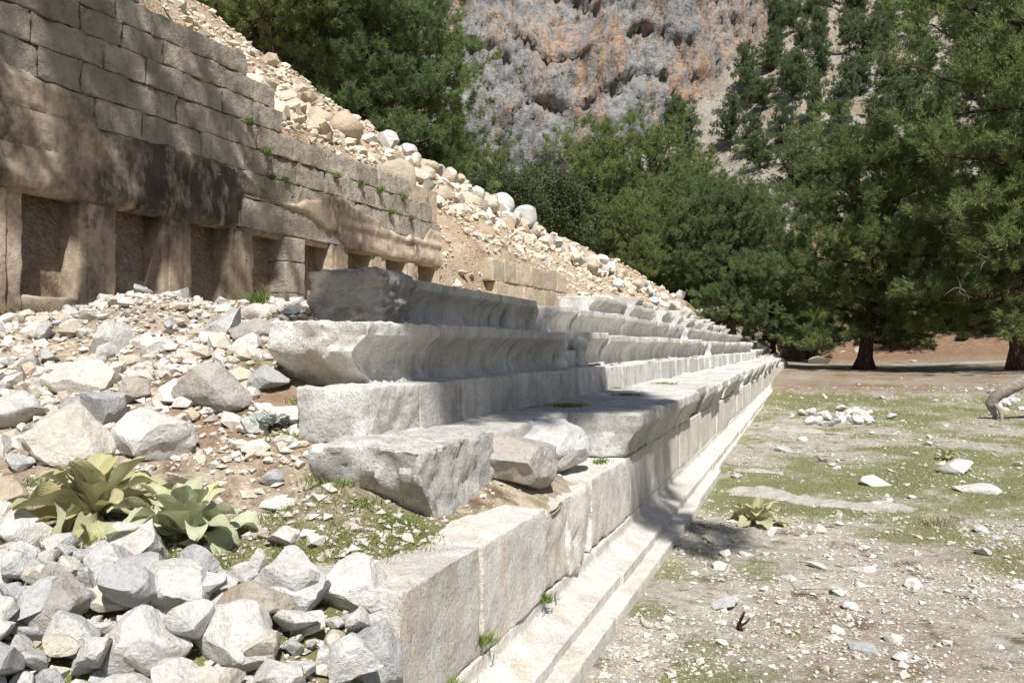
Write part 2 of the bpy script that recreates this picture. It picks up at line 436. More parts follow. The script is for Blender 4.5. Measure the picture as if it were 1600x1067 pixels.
M['dry'] = leaf_mat('dry_grass_stalks', (0.30, 0.23, 0.13), (0.48, 0.40, 0.25), 0.25, 2.0)
M['silver'] = leaf_mat('silver_grey_leaves', (0.27, 0.30, 0.27), (0.42, 0.45, 0.41), 0.2, 6.0)

def mullein_mat(name, a, b):
    k = NT(name); p = k.pos()
    oc = k.n('ShaderNodeTexCoord').outputs['Object']
    n = k.noise(p, 14.0, 6, 0.65)
    c = k.mix(n, a, b)
    sx = k.n('ShaderNodeSeparateXYZ'); k.l(oc, sx.inputs[0])
    c = k.mix(1.0, c, k.ramp(k.rand(), [(0.0, (0.78, 0.78, 0.7)), (0.6, (1.0, 1.0, 1.0)), (1.0, (1.08, 0.98, 0.8))]), 'MULTIPLY')
    vein = k.ramp(k.math('ABSOLUTE', sx.outputs['X']), [(0.0, 1.0), (0.02, 0.0)])
    c = k.mix(k.math('MULTIPLY', vein, 0.45), c, (0.46, 0.44, 0.20))
    yb = k.noise(k.map(p, (1, 1, 1), (3, 3, 9)), 9.0, 6, 0.7)
    c = k.mix(k.ramp(yb, [(0.58, 0.0), (0.70, 0.7)]), c, (0.36, 0.265, 0.10))
    ribs = k.n('ShaderNodeTexWave'); k.l(k.map(oc, (0.6, 1, 1)), ribs.inputs['Vector']); ribs.inputs['Scale'].default_value = 22.0; ribs.inputs['Distortion'].default_value = 3.0
    h = k.math('ADD', k.math('MULTIPLY', ribs.outputs[1], 0.12), k.noise(p, 60.0, 4, 0.7))
    d = k.n('ShaderNodeBsdfPrincipled'); k.l(c, d.inputs['Base Color']); d.inputs['Roughness'].default_value = 0.9
    d.inputs['Specular IOR Level'].default_value = 0.1
    d.inputs['Sheen Weight'].default_value = 0.3
    k.l(k.bump(h, 0.7, 0.008), d.inputs['Normal'])
    t = k.n('ShaderNodeBsdfTranslucent'); k.l(c, t.inputs['Color'])
    m = k.n('ShaderNodeMixShader'); m.inputs[0].default_value = 0.22
    k.l(d.outputs[0], m.inputs[1]); k.l(t.outputs[0], m.inputs[2]); k.l(m.outputs[0], k.out.inputs[0])
    return k.m
M['mullein'] = mullein_mat('mullein_leaf_olive', (0.40, 0.395, 0.215), (0.54, 0.525, 0.33))
M['mullein2'] = mullein_mat('mullein_leaf_pale_green', (0.45, 0.485, 0.32), (0.59, 0.615, 0.44))

# ------------------------------------------------------------------ terrain functions
def tps_fit(P, z, reg=1e-3):
    n = len(P)
    d = np.linalg.norm(P[:, None] - P[None], axis=2)
    K = np.where(d > 0, d * d * np.log(np.maximum(d, 1e-9)), 0) + reg * np.eye(n)
    Q = np.concatenate([np.ones((n, 1)), P], 1)
    A = np.zeros((n + 3, n + 3)); A[:n, :n] = K; A[:n, n:] = Q; A[n:, :n] = Q.T
    return np.linalg.solve(A, np.concatenate([z, np.zeros(3)]))
def tps_eval(w, P, X):
    out = np.empty(len(X))
    for i in range(0, len(X), 20000):
        x = X[i:i + 20000]
        d = np.linalg.norm(x[:, None] - P[None], axis=2)
        K = np.where(d > 0, d * d * np.log(np.maximum(d, 1e-9)), 0)
        out[i:i + 20000] = K @ w[:len(P)] + w[len(P)] + x @ w[len(P) + 1:]
    return out

ctrl = []
for px, py, D in [(450, 800, 4.0), (530, 762, 4.2), (480, 700, 4.45), (350, 650, 4.7), (430, 615, 5.0), (440, 560, 5.5), (300, 525, 6.8), (200, 560, 6.0),
                  (50, 565, 6.2), (0, 630, 5.2), (0, 514, 8.6), (200, 513, 8.8), (400, 508, 9.2), (0, 720, 4.2), (100, 765, 3.9), (250, 855, 3.4), (0, 880, 3.1),
                  (400, 905, 3.2), (510, 925, 3.0), (100, 955, 2.7), (300, 1010, 2.55), (500, 1040, 2.55), (0, 1070, 2.3), (600, 850, 3.6), (660, 800, 4.0)]:
    ctrl.append(at(px, py, D))
for y in (3.2, 4.2, 5.2):
    ctrl += [(-1.42, y, 0.715), (-1.72, y, 0.86)]
ctrl += [(-2.2, 3.45, 0.98), (-1.95, 3.3, 0.91), (-1.8, 2.9, 0.80)]
for y in (5.5, 8, 12, 18, 26, 36, 48, 60):
    ctrl += [(-1.45, y, 0.62), (-1.8, y, 0.85), (-2.3, y, 1.0), (-2.6, y, 1.22), (-3.2, y, 1.6), (-3.8, y, 1.88), (-5.0, y, 1.95), (-8.8, y, 1.92)]
ctrl += [(-1.0, 1.4, 0.25), (-1.9, 1.2, 0.5), (-3, 0, 0.7), (-4.5, 1.5, 1.05), (-7, 3, 1.8), (-9, 0, 2.0), (-1.25, 2.2, 0.45), (-2, -4, 0.4), (-6, -4, 1.2), (-1, -1.5, 0.1), (-11, 3, 2.3)]
ctrl = np.array(ctrl, float)
TPS = tps_fit(ctrl[:, :2], ctrl[:, 2], 0.02)
def z_slope(x, y):
    x = np.atleast_1d(np.asarray(x, float)); y = np.atleast_1d(np.asarray(y, float))
    z = tps_eval(TPS, ctrl[:, :2], np.stack([x.ravel(), y.ravel()], 1)).reshape(x.shape)
    amp = sstep(-1.5, -2.0, x)
    return z + amp * (0.05 * fbm2(x, y, 1.6, 4, 3))

def z_track(x, y):
    x = np.asarray(x, float); y = np.asarray(y, float)
    z = 0.03 * fbm2(x, y, 0.5, 4, 5) + 0.012 * fbm2(x, y, 3.0, 3, 6)
    z = z + 0.02 * sstep(-0.4, -1.0, x) * sstep(12, 6, y)
    z = z + 0.35 * sstep(20, 45, y) + 0.35 * sstep(4, 14, x) * sstep(10, 40, y) + 0.05 * sstep(9, 13, y) * sstep(0, -1, x)
    r = np.hypot(x, y)
    z = z + np.maximum(0, r - 72) * 0.30 * sstep(66, 90, r) * (y > -20)
    return z

# long retaining wall: local frame, x = out of the face, y = along (s), z up
WA = math.radians(3.75)
WDIST = 8.0
Wn = np.array([math.cos(WA), -math.sin(WA)]); Ww = np.array([math.sin(WA), math.cos(WA)])
WO = -WDIST * Wn
def wall_sq(x, y):
    dx = np.asarray(x, float) - WO[0]; dy = np.asarray(y, float) - WO[1]
    return dx * Ww[0] + dy * Ww[1], -(dx * Wn[0] + dy * Wn[1])
def wall_xy(s, q):
    return WO[0] + s * Ww[0] - q * Wn[0], WO[1] + s * Ww[1] - q * Wn[1]
ZF = np.array([(-20, 6.6), (3, 6.5), (5.5, 6.2), (7.25, 5.85), (9.1, 5.5), (9.8, 4.95), (10.2, 4.65), (13.4, 4.5), (14.3, 4.1), (14.8, 3.5), (15.2, 3.0), (16.8, 3.1), (17.3, 3.6), (22.4, 3.5), (23.5, 3.2), (30, 3.0), (45, 2.5), (60, 1.8), (90, 1.0)])
ZC = np.array([(-20, 12.0), (0, 11.2), (16.2, 10.5), (19.8, 9.8), (26, 8.7), (31.9, 7.75), (38.6, 6.1), (44.5, 4.5), (56, 2.6), (90, 2.0)])
QC = np.array([(-20, 8), (19.8, 8), (31.9, 7), (38.6, 4), (44.5, 1.6), (56, 0.8), (90, 0.8)])
def z_hill(s, q):
    s = np.asarray(s, float); q = np.asarray(q, float)
    zf = np.interp(s, ZF[:, 0], ZF[:, 1]); zc = np.interp(s, ZC[:, 0], ZC[:, 1]); qc = np.interp(s, QC[:, 0], QC[:, 1])
    t = np.clip(q / qc, 0, 1)
    z = zf + (zc - zf) * t ** 0.95
    zl = np.interp(s, [14.7, 15.3, 16.6, 17.2, 22.5, 23.2, 24], [2.25, 2.5, 2.7, 2.32, 2.32, 2.9, 3.1])
    zl = np.where(s > 24, zf, np.minimum(zf, zl))
    zn = zl + q * np.interp(s, [14.7, 16, 24, 26], [0.30, 0.30, 0.45, 0.62])
    m = sstep(0.45, 0.1, q)
    z = np.where((q < 0.45) & (s > 14.75), z * (1 - m) + m * np.minimum(zn, z), z)
    z = z - np.clip(q - qc, 0, 30) * 0.10
    x, y = wall_xy(s, q)
    return z + 0.34 * fbm2(x, y, 0.6, 5, 11) * sstep(-2, 1.5, q) + 0.05 * fbm2(x, y, 3.0, 3, 12)

# ------------------------------------------------------------------ structure: ground sheets
def axis(a, b, fine, coarse, lo, hi):
    """coordinates from a to b, step fine inside [lo,hi], growing outside."""
    mid = list(np.arange(lo, hi + 1e-6, fine))
    up = []; x = hi; st = fine
    while x < b:
        st = min(st * 1.12, coarse); x += st; up.append(min(x, b))
    dn = []; x = lo; st = fine
    while x > a:
        st = min(st * 1.12, coarse); x -= st; dn.append(max(x, a))
    return np.array(dn[::-1] + mid + up)

gx = axis(-150, 170, 0.07, 6.0, -1.35, 5.0)
gy = axis(-60, 190, 0.09, 6.0, 2.5, 14.0)
GX, GY = np.meshgrid(gx, gy, indexing='ij')
GZ = z_track(GX, GY)
GZ = np.where(GX < -2.2, np.minimum(GZ, -0.4), GZ)
def cover_track(x, y):
    d = np.hypot(x, y)
    b = 0.47 + 0.14 * sstep(6.5, 10, y) - 0.25 * sstep(26, 36, y) * sstep(75, 45, y) - 0.4 * sstep(66, 74, d)
    n = fbm2(x, y, 0.55, 5, 21) * 0.5 + fbm2(x, y, 2.2, 4, 22) * 0.42
    return np.clip(b + n, 0, 1)
def litter_track(x, y):
    l = 0.85 * sstep(24, 33, y + 5 * fbm2(x, y, 0.25, 4, 25)) * sstep(58, 46, y) * np.clip(0.75 + 0.7 * fbm2(x, y, 0.5, 4, 27), 0, 1)
    l2 = 0.5 * sstep(-0.1, 0.45, fbm2(x, y, 0.8, 4, 26)) * sstep(0.5, 4, 9 - y)
    l3 = sstep(62, 74, np.hypot(x, y)) * 1.0
    return np.clip(np.maximum(np.maximum(l, l2), l3), 0, 1)
me = mesh_np('track', np.stack([GX, GY, GZ], -1).reshape(-1, 3), grid_faces(len(gx), len(gy)), 4)
vattr(me, 'cover', cover_track(GX, GY).ravel()); vattr(me, 'litter', litter_track(GX, GY).ravel())
tag(ob('stadium_track_ground', me, M['track']), 'flat track ground of gravel, short grass and brown pine litter', 'ground', kind='structure')

sx_ = axis(-13, -1.32, 0.06, 0.5, -6.5, -1.38)
sy_ = axis(-6, 66, 0.06, 1.0, 1.2, 7.0)
SX, SY = np.meshgrid(sx_, sy_, indexing='ij')
SZ = z_slope(SX, SY)
def cover_slope(x, y):
    n = fbm2(x, y, 0.9, 5, 31) * 0.7 + fbm2(x, y, 3.0, 3, 32) * 0.25
    return np.clip(0.42 + n + 0.10 * np.exp(-((x + 2.3) ** 2 + (y - 3.0) ** 2) / 0.8), 0, 1)
me = mesh_np('slope', np.stack([SX, SY, SZ], -1).reshape(-1, 3), grid_faces(len(sx_), len(sy_)), 4)
vattr(me, 'cover', cover_slope(SX, SY).ravel())
vattr(me, 'litter', np.clip(1.3 * np.exp(-(((SX + 2.95) / 0.55) ** 2 + ((SY - 3.95) / 0.45) ** 2)) + 0.5 * fbm2(SX, SY, 2.5, 4, 33) - 0.1, 0, 0.9).ravel())
tag(ob('rubble_slope_ground', me, M['slope']), 'stony soil slope between the stone seats and the niche wall', 'ground', kind='structure')

hs = axis(-12, 95, 0.2, 1.5, 4, 40)
hq = axis(-3.0, 60, 0.2, 2.0, -1.0, 9)
HS, HQ = np.meshgrid(hs, hq, indexing='ij')
HQ2 = HQ
HX, HY = wall_xy(HS, HQ2)
HZ = z_hill(HS, HQ2)
HZ = np.where((HS < 14.75) & (HQ < 0.3), -0.5, np.where((HS < 14.75) & (HQ < 0.5), np.interp(HS, ZF[:, 0], ZF[:, 1]) - 0.05, HZ))
me = mesh_np('hill', np.stack([HX, HY, HZ], -1).reshape(-1, 3), grid_faces(len(hs), len(hq)), 4)
tag(ob('hillside', me, M['hill']), 'tan scree hillside behind the retaining wall', 'hillside', kind='structure')

# ------------------------------------------------------------------ mountain: cliff above a forested scree slope
ma = np.linspace(-300, 2100, 500)     # direction, as photo column
mt = np.concatenate([np.linspace(0, 1, 90), 1 + np.linspace(0.008, 1, 165)])
MA, MT = np.meshgrid(ma, mt, indexing='ij')
def mount_params(a):
    r0 = np.interp(a, [-500, 500, 900, 1100, 1250, 1700, 2300], [150, 150, 150, 122, 105, 92, 92])
    # height where the cliff starts
    zb = np.interp(a, [-500, 500, 700, 950, 1010, 1070, 1160, 1260, 1400, 2300], [48, 46, 44, 44, 50, 60, 78, 104, 140, 160])
    return r0, zb
def mount_point(a, t):
    r0, zb = mount_params(a)
    slope = 0.72
    r1 = r0 + zb / slope
    low = t <= 1
    r = np.where(low, r0 + (r1 - r0) * t, r1 + (t - 1) * 46)
    z = np.where(low, -2 + (zb + 2) * t, zb + (t - 1) * 165)
    x = -ST + (a - 800) / F * CT; y = CT + (a - 800) / F * ST
    return x * r, y * r, z
MX, MY, MZ = mount_point(MA, MT)
cl = sstep(0.97, 1.03, MT + 0.05 * fbm2(MA * 0.02, MT * 5, 1.0, 3, 40))
P3 = np.stack([MX, MY, MZ], -1).reshape(-1, 3)
nx_, ny_ = -ST + (MA - 800) / F * CT, CT + (MA - 800) / F * ST
nl = np.hypot(nx_, ny_); nx_ /= nl; ny_ /= nl
# tilted ledges, cracks and blocky relief on the cliff
wq = P3 + 3.0 * np.stack([fbm(P3 * 0.07, 3, 48), fbm(P3 * 0.07, 3, 49), fbm(P3 * 0.07, 3, 50)], 1)
ca, sa = math.cos(0.38), math.sin(0.38)
uu = wq[:, 0] * CT + wq[:, 1] * ST; vv = wq[:, 2]
ua = uu * ca + vv * sa; va = -uu * sa + vv * ca
def cells(su, sv, seed):
    r = np.floor(va / sv); sh = _hash(r.astype(np.int64), r.astype(np.int64) * 0, r.astype(np.int64) * 0 + seed, 5) * su
    c = np.floor((ua + sh) / su)
    return _hash(c.astype(np.int64), r.astype(np.int64), (r * 0 + seed).astype(np.int64), 9) * 2 - 1
led = (1 - ((va / 17.0 + 1.6 * fbm(P3 * 0.022, 3, 41)) % 1.0)) * sstep(-0.3, 0.3, fbm(P3 * 0.04, 3, 38))
led2 = (1 - ((va / 5.3 + 1.5 * fbm(P3 * 0.05, 3, 43)) % 1.0)) * sstep(-0.1, 0.35, fbm(P3 * 0.06, 3, 37))
crk = np.minimum(1, np.abs(fbm(P3 * np.array([0.10, 0.10, 0.025]), 4, 42)) * 5)
crk2 = np.minimum(1, np.abs(fbm(P3 * np.array([0.3, 0.3, 0.05]), 3, 39)) * 6)
disp = (led * 2.2 + led2 * 1.4 + cells(14, 26, 1) * 1.2 + cells(5, 13, 2) * 0.6 - (1 - crk) * 3.0 - (1 - crk2) * 1.5 + fbm(P3 * 0.03, 3, 44) * 8 + fbm(P3 * np.array([0.5, 0.5, 0.3]), 4, 45) * 1.0).reshape(MA.shape)
dlow = (fbm(P3 * 0.06, 5, 46) * 4.0 + fbm(P3 * 0.3, 3, 47) * 1.2).reshape(MA.shape)
d = np.where(MT > 0.02, cl * disp + (1 - cl) * dlow * np.clip(MT * 5, 0, 1), 0)
MX2 = MX - nx_ * d * (0.25 + 0.75 * cl); MY2 = MY - ny_ * d * (0.25 + 0.75 * cl); MZ2 = MZ + (1 - cl) * d * 0.8
me = mesh_np('mountain', np.stack([MX2, MY2, MZ2], -1).reshape(-1, 3), grid_faces(len(ma), len(mt)), 4)
vattr(me, 'cliff', cl.ravel())
vattr(me, 'veg', np.clip(0.8 - 0.15 * cl, 0, 1).ravel())
tag(ob('mountain', me, M['cliff']), 'grey and orange limestone cliff above a scree slope', 'mountain', kind='structure')
def mount_surface(a, t):
    i = np.clip(np.searchsorted(ma, a), 0, len(ma) - 1); j = np.clip(np.searchsorted(mt, t), 0, len(mt) - 1)
    return np.array([MX2[i, j], MY2[i, j], MZ2[i, j]])

# ------------------------------------------------------------------ stone block generator
def lines(h, r, step):
    n = max(1, int(round((2 * h - 2 * r) / step)))
    mid = np.linspace(-h + r, h - r, n + 1)
    return np.concatenate([[-h, -h + 0.4 * r], mid, [h - 0.4 * r, h]])

def cube_surface(lx, ly, lz):
    verts = []; faces = []; off = 0
    for ax in range(3):
        A = [lx, ly, lz]; o = [A[i] for i in range(3) if i != ax]
        U, Vv = np.meshgrid(o[0], o[1], indexing='ij')
        for side in (0, -1):
            P = np.zeros(U.shape + (3,)); k = [i for i in range(3) if i != ax]
            P[..., k[0]] = U; P[..., k[1]] = Vv; P[..., ax] = A[ax][side]
            f = grid_faces(*U.shape) + off
            flip = (side == 0) ^ (ax == 1)
            if flip: f = f[:, ::-1]
            verts.append(P.reshape(-1, 3)); faces.append(f); off += U.size
    V = np.concatenate(verts); Fc = np.concatenate(faces)
    key = np.round(V, 5)
    _, idx, inv = np.unique(key, axis=0, return_index=True, return_inverse=True)
    inv = inv.ravel()
    return V[idx], inv[Fc]

def block_geo(dx, dy, dz, r=0.02, step=0.06, rough=0.01, chip=0.6, seed=0, front=None, endrough=None, lean=None, big=0.0, low_end=None, zstep=None):
    """worn stone block; x from -dx (back) to 0 (front), y from 0 to dy, z from 0 to dz. front(t) = inset of the front face at height t (0..1)."""
    h = np.array([dx, dy, dz]) / 2
    r = min(r, 0.45 * min(h))
    V, Fc = cube_surface(lines(h[0], r, step), lines(h[1], r, step), lines(h[2], r, zstep or step))
    sd = np.array([seed * 7.13, seed * 3.7, seed * 5.9])
    rr = r * np.clip(0.75 + chip * fbm((V + sd) * 6.0, 3, 3) * 2.2, 0.25, 1.6)[:, None]
    rr = np.minimum(rr, 0.95 * h.min())
    inner = np.clip(V, -(h - rr), h - rr)
    d = V - inner
    ln = np.linalg.norm(d, axis=1, keepdims=True)
    dn = np.divide(d, ln, out=np.zeros_like(d), where=ln > 1e-9)
    V2 = np.where(ln > 1e-9, inner + rr * dn, V)
    # displacement
    n = dn
    a = rough * (fbm((V + sd) * 7.0, 5, 5, 0.62) * 1.2 + 0.7 * fbm((V + sd) * 26.0, 3, 6, 0.7))
    V2 = V2 + n * a[:, None]
    if big: V2 = V2 + n * (big * fbm((V + sd) * 2.6, 3, 9))[:, None]
    if endrough:
        e = sstep(-h[1] + 0.25, -h[1], V[:, 1])
        V2[:, 1] += e * endrough * (0.6 + 1.4 * fbm(np.stack([V[:, 0] * 4, V[:, 0] * 0 + seed, V[:, 2] * 4], 1), 4, 7))
    V2 = V2 + np.array([-h[0], h[1], h[2]])
    if low_end is not None:   # nearer end loses its lower edge: low_end(x,z) -> shift of y
        w = sstep(0.5, 0.0, V2[:, 1])
        V2[:, 1] += w * low_end(V2[:, 0], V2[:, 2])
    if front is not None:
        t = np.clip(V2[:, 2] / dz, 0, 1)
        fx = sstep(-dx * 0.75, -0.0, V2[:, 0])
        V2[:, 0] -= fx * front(t)
    if lean: V2[:, 0] += lean * V2[:, 2]
    return V2, Fc

def tri_quads(V, Fq): return V, Fq

def block(name, parent, mat, x, y, z, dx, dy, dz, jit=0.006, rz=0.0, rx=0.0, **kw):
    V, Fc = block_geo(dx, dy, dz, **kw)
    me = mesh_np(name, V, Fc, 4); me.set_sharp_from_angle(angle=math.radians(32))
    o = ob(name, me, mat, parent)
    g = random.gauss
    o.location = (x + g(0, jit), y, z + g(0, jit * 0.5))
    o.rotation_euler = (rx, 0, rz + g(0, jit * 0.5))
    return o

_cache = {}
def block_shared(name, parent, mat, key, variants, x, y, z, dx, dy, dz, jit=0.008, rz=0, **kw):
    """far blocks: one of a few meshes, stretched to length dy."""
    v = random.randrange(variants)
    if (key, v) not in _cache:
        V, Fc = block_geo(dx, 1.0, dz, seed=100 + v * 13 + hash(key) % 17, **kw)
        me = mesh_np(name, V, Fc, 4); me.set_sharp_from_angle(angle=math.radians(32)); me.materials.append(mat); _cache[(key, v)] = me
    o = ob(name, _cache[(key, v)], None, parent)
    g = random.gauss
    o.location = (x + g(0, jit), y, z + g(0, jit))
    o.scale = (1, dy, 1 + g(0, 0.01))
    o.rotation_euler = (g(0, jit), 0, rz + g(0, jit * 0.6))
    return o

def lens_fill(y0, y1, lo, hi, gap=0.006):
    out = []; y = y0
    while y < y1 - lo * 0.5:
        l = random.uniform(lo, hi)
        if y + l > y1 - lo * 0.4: l = y1 - y
        out.append((y, l - gap)); y += l
    return out

# ------------------------------------------------------------------ podium wall: step, moulded base, upright course, overhanging cap, paving
XF = -1.30
podium = empty('podium_wall', (XF, 1.2, 0))
tag(podium, 'long white limestone podium wall with moulded base and overhanging cap along the track', 'podium wall')
PX, PY = XF, 1.2
def ploc(x, y, z): return x - PX, y - PY, z
def step_front(t): return 0 * t
def base_front(t):
    # vertical plinth, then a hollow slope back to the wall face
    return np.interp(t, [0, 0.53, 0.545, 0.64, 0.70, 0.76, 0.785, 1.0], [0, 0, 0.008, 0.095, 0.14, 0.168, 0.18, 0.185])
def cap_front(t):
    return np.interp(t, [0, 0.12, 0.35, 0.55, 0.66, 0.7, 1.0], [0.125, 0.12, 0.095, 0.05, 0.012, 0.0, 0.0])
def seat_front(t):
    return np.interp(t, [0, 0.08, 0.22, 0.4, 0.58, 0.70, 0.755, 0.78, 1.0], [0.10, 0.118, 0.14, 0.135, 0.10, 0.05, 0.02, 0.0, 0.0])
def riser_front(t): return np.interp(t, [0, 1], [0.0, 0.012])

sd = 0
# step
for y, l in [(1.2, 1.0), (2.2, 1.25), (3.45, 1.1), (4.55, 1.35), (5.9, 1.05), (6.95, 1.3), (8.25, 1.2), (9.45, 1.0)]:
    sd += 1
    X, Y, Z = ploc(-1.0 + random.gauss(0, 0.008), y, -0.12)
    block('step_slab', podium, M['podium'], X, Y, Z, 0.30, l - 0.01, 0.215, r=0.014, step=0.07, rough=0.004, seed=sd, rx=random.gauss(0, .003))
for y, l in [(10.75, 1.5), (12.25, 1.3), (13.55, 1.6)]:
    sd += 1
    X, Y, Z = ploc(-1.06, y, -0.12)
    block('step_slab', podium, M['podium'], X, Y, Z, 0.25, l - 0.01, 0.20, r=0.016, step=0.1, rough=0.006, seed=sd, rz=0.01)
for y, l in lens_fill(15.15, 42, 1.2, 1.8):
    X, Y, Z = ploc(-1.09, y, -0.12)
    block_shared('step_slab', podium, M['podium'], 'step', 4, X, Y, Z, 0.2, l, 0.19, r=0.02, step=0.12, rough=0.006)
# base course
for i, (y, l) in enumerate([(1.2, 1.15), (2.35, 1.35), (3.7, 1.5), (5.2, 1.15), (6.35, 1.5), (7.85, 1.4), (9.25, 1.3), (10.55, 1.5), (12.05, 1.4)]):
    sd += 1
    X, Y, Z = ploc(-1.115, y, 0.0)
    block('base_block', podium, M['podium'], X, Y, Z, 0.6, l - 0.012, 0.29, r=0.010, step=0.05 if y < 6 else 0.08, zstep=0.014, rough=0.004, chip=0.9, seed=sd, front=base_front, jit=0.003)
for y, l in lens_fill(13.45, 44, 1.1, 1.6):
    X, Y, Z = ploc(-1.115, y, 0.0)
    block_shared('base_block', podium, M['podium'], 'base', 4, X, Y, Z, 0.6, l, 0.29, r=0.012, step=0.12, zstep=0.02, rough=0.005, front=base_front, jit=0.004)
# upright course
for i, (y, l, rr, rg) in enumerate([(2.51, 0.75, 0.009, 0.010), (3.26, 0.9, 0.009, 0.010), (4.16, 0.46, 0.022, 0.02), (4.62, 0.42, 0.025, 0.026), (5.13, 1.24, 0.035, 0.012), (6.37, 0.95, 0.008, 0.006), (7.32, 0.7, 0.008, 0.006), (8.02, 1.0, 0.008, 0.006), (9.02, 0.85, 0.008, 0.006), (9.87, 1.1, 0.008, 0.006), (10.97, 0.9, 0.008, 0.006), (11.87, 1.05, 0.008, 0.006)]):
    sd += 1
    X, Y, Z = ploc(XF, y, 0.295)
    block('upright_block', podium, M['podium'], X - (0.012 if 4.1 < y < 5 else 0), Y, Z, 0.55, l - (0.009 if y < 5 else 0.006), 0.465 - (0.03 if 4.1 < y < 5 else 0) , r=rr, step=0.035 if y < 6.2 else 0.07, rough=rg, chip=1.0, seed=sd, jit=0.004,
          endrough=0.03 if y in (2.51, 5.13) else None, big=0.05 if 4.1 < y < 5 else 0.0)
for y, l in lens_fill(12.92, 44, 0.7, 1.15):
    X, Y, Z = ploc(XF, y, 0.295)
    block_shared('upright_block', podium, M['podium'], 'upr', 5, X, Y, Z, 0.5, l + 0.002, 0.465, r=0.009, step=0.12, rough=0.006, jit=0.005)
# cap
caps = [(6.15, 0.95), (7.10, 0.85), (7.95, 0.8), (8.75, 0.95)] 
for i, (y, l) in enumerate(caps):
    sd += 1
    X, Y, Z = ploc(-1.175, y, 0.765)
    block('cap_block', podium, M['seat'], X, Y, Z, 0.62, l - 0.012, 0.335, r=0.016 if i else 0.03, step=0.035 if i < 2 else 0.06, zstep=0.02, rough=0.009, chip=1.0, seed=sd, front=cap_front, endrough=0.05 if i == 0 else None, jit=0.005)
skip = {}
k_ = 0
for y, l in lens_fill(9.7, 42, 0.75, 1.2):
    k_ += 1
    if 17.2 < y < 18.4 or y > 26 and k_ % 4 == 0: continue
    X, Y, Z = ploc(-1.175 - (0.06 if random.random() < 0.2 else 0), y, 0.765)
    block_shared('cap_block', podium, M['seat'], 'cap', 5, X, Y, Z, 0.62, l, 0.335, r=0.018, step=0.09, zstep=0.025, rough=0.009, chip=0.7, front=cap_front, jit=0.012)
# paving behind the cap
sd += 1
X, Y, Z = ploc(-1.67, 3.40, 0.74)
block('paving_block', podium, M['seat'], X, Y, Z, 0.58, 0.96, 0.385, r=0.024, step=0.028, rough=0.026, chip=1.2, seed=sd, endrough=0.05, big=0.015,
      low_end=lambda x, z: 0.16 * sstep(0.28, 0.0, z))
for y, l in [(4.38, 0.9), (5.28, 0.9)]:
    sd += 1
    X, Y, Z = ploc(-1.74, y, 0.74)
    block('paving_block', podium, M['seat'], X, Y, Z, 0.5, l - 0.015, 0.365, r=0.03, step=0.05, rough=0.012, chip=1.0, seed=sd)
for y, l in lens_fill(6.2, 42, 0.8, 1.3):
    X, Y, Z = ploc(-1.815, y, 0.74)
    block_shared('paving_block', podium, M['seat'], 'pave', 4, X, Y, Z, 0.46, l, 0.352, r=0.025, step=0.1, rough=0.01)

def joint_fill(parent, x, y, z, dx, dy, dz, front=None, zstep=None):
    V, Fc = block_geo(dx, dy, dz, r=0.004, step=0.6, zstep=zstep, rough=0.0, chip=0.0, front=front)
    o = ob('joint_soil', mesh_np('joint_soil', V, Fc, 4), M['joint'], parent); o.location = (x, y, z)
X, Y, Z = ploc(XF - 0.032, 2.56, 0.285); joint_fill(podium, X, Y, Z, 0.4, 1.58, 0.45)
X, Y, Z = ploc(XF - 0.032, 5.20, 0.285); joint_fill(podium, X, Y, Z, 0.4, 38.6, 0.45)
X, Y, Z = ploc(-1.175 - 0.18, 6.3, 0.80); joint_fill(podium, X, Y, Z, 0.35, 10.7, 0.26)
# ------------------------------------------------------------------ seat rows
def seat_row(name, label, X0, z0, h, depth, near, y_far0, y_end, lo, hi, front, key, gaps=(), mat='seat', rr=0.013, miss=0.0, jit=0.013, partname='seat_block', yaw=0.0):
    e = empty(name, (X0, near[0][0] if near else y_far0, z0)); tag(e, label, 'stone seating', 'rows of stone seating')
    oy = e.location.y
    global sd
    for i, (y, l, kw) in enumerate(near):
        sd += 1
        q = dict(r=rr, step=0.036, zstep=0.02, rough=0.007, chip=1.1, seed=sd, front=front); q.update(kw)
        block(partname, e, M[mat], q.pop('ox', 0.0), y - oy, q.pop('oz', 0.0), q.pop('depth', depth), l - 0.011, q.pop('h', h), jit=0.008, **q)
    fin = -0.05 if key == 'riser' else -0.19
    if near:
        joint_fill(e, fin, 0.45, 0.0, depth * 0.6, near[-1][0] + near[-1][1] - oy - 0.50, h - 0.05)
    if not miss or miss < 0.05:
        ends = [y_far0] + [v for g in gaps for v in g] + [y_end]
        for a, b in zip(ends[::2], ends[1::2]):
            joint_fill(e, fin - 0.015, a + 0.7 - oy, 0.0, depth * 0.6, b - a - 1.6, h - 0.06)
    for y, l in lens_fill(y_far0, y_end, lo, hi):
        if any(a < y + l * 0.5 < b for a, b in gaps): continue
        if random.random() < miss: continue
        ox = random.gauss(0, jit)
        block_shared(partname, e, M[mat], key, 5, ox, y - oy, 0, depth, l, h, r=rr, step=0.075, zstep=0.03, rough=0.0055, chip=0.8, front=front, jit=jit)
    return e

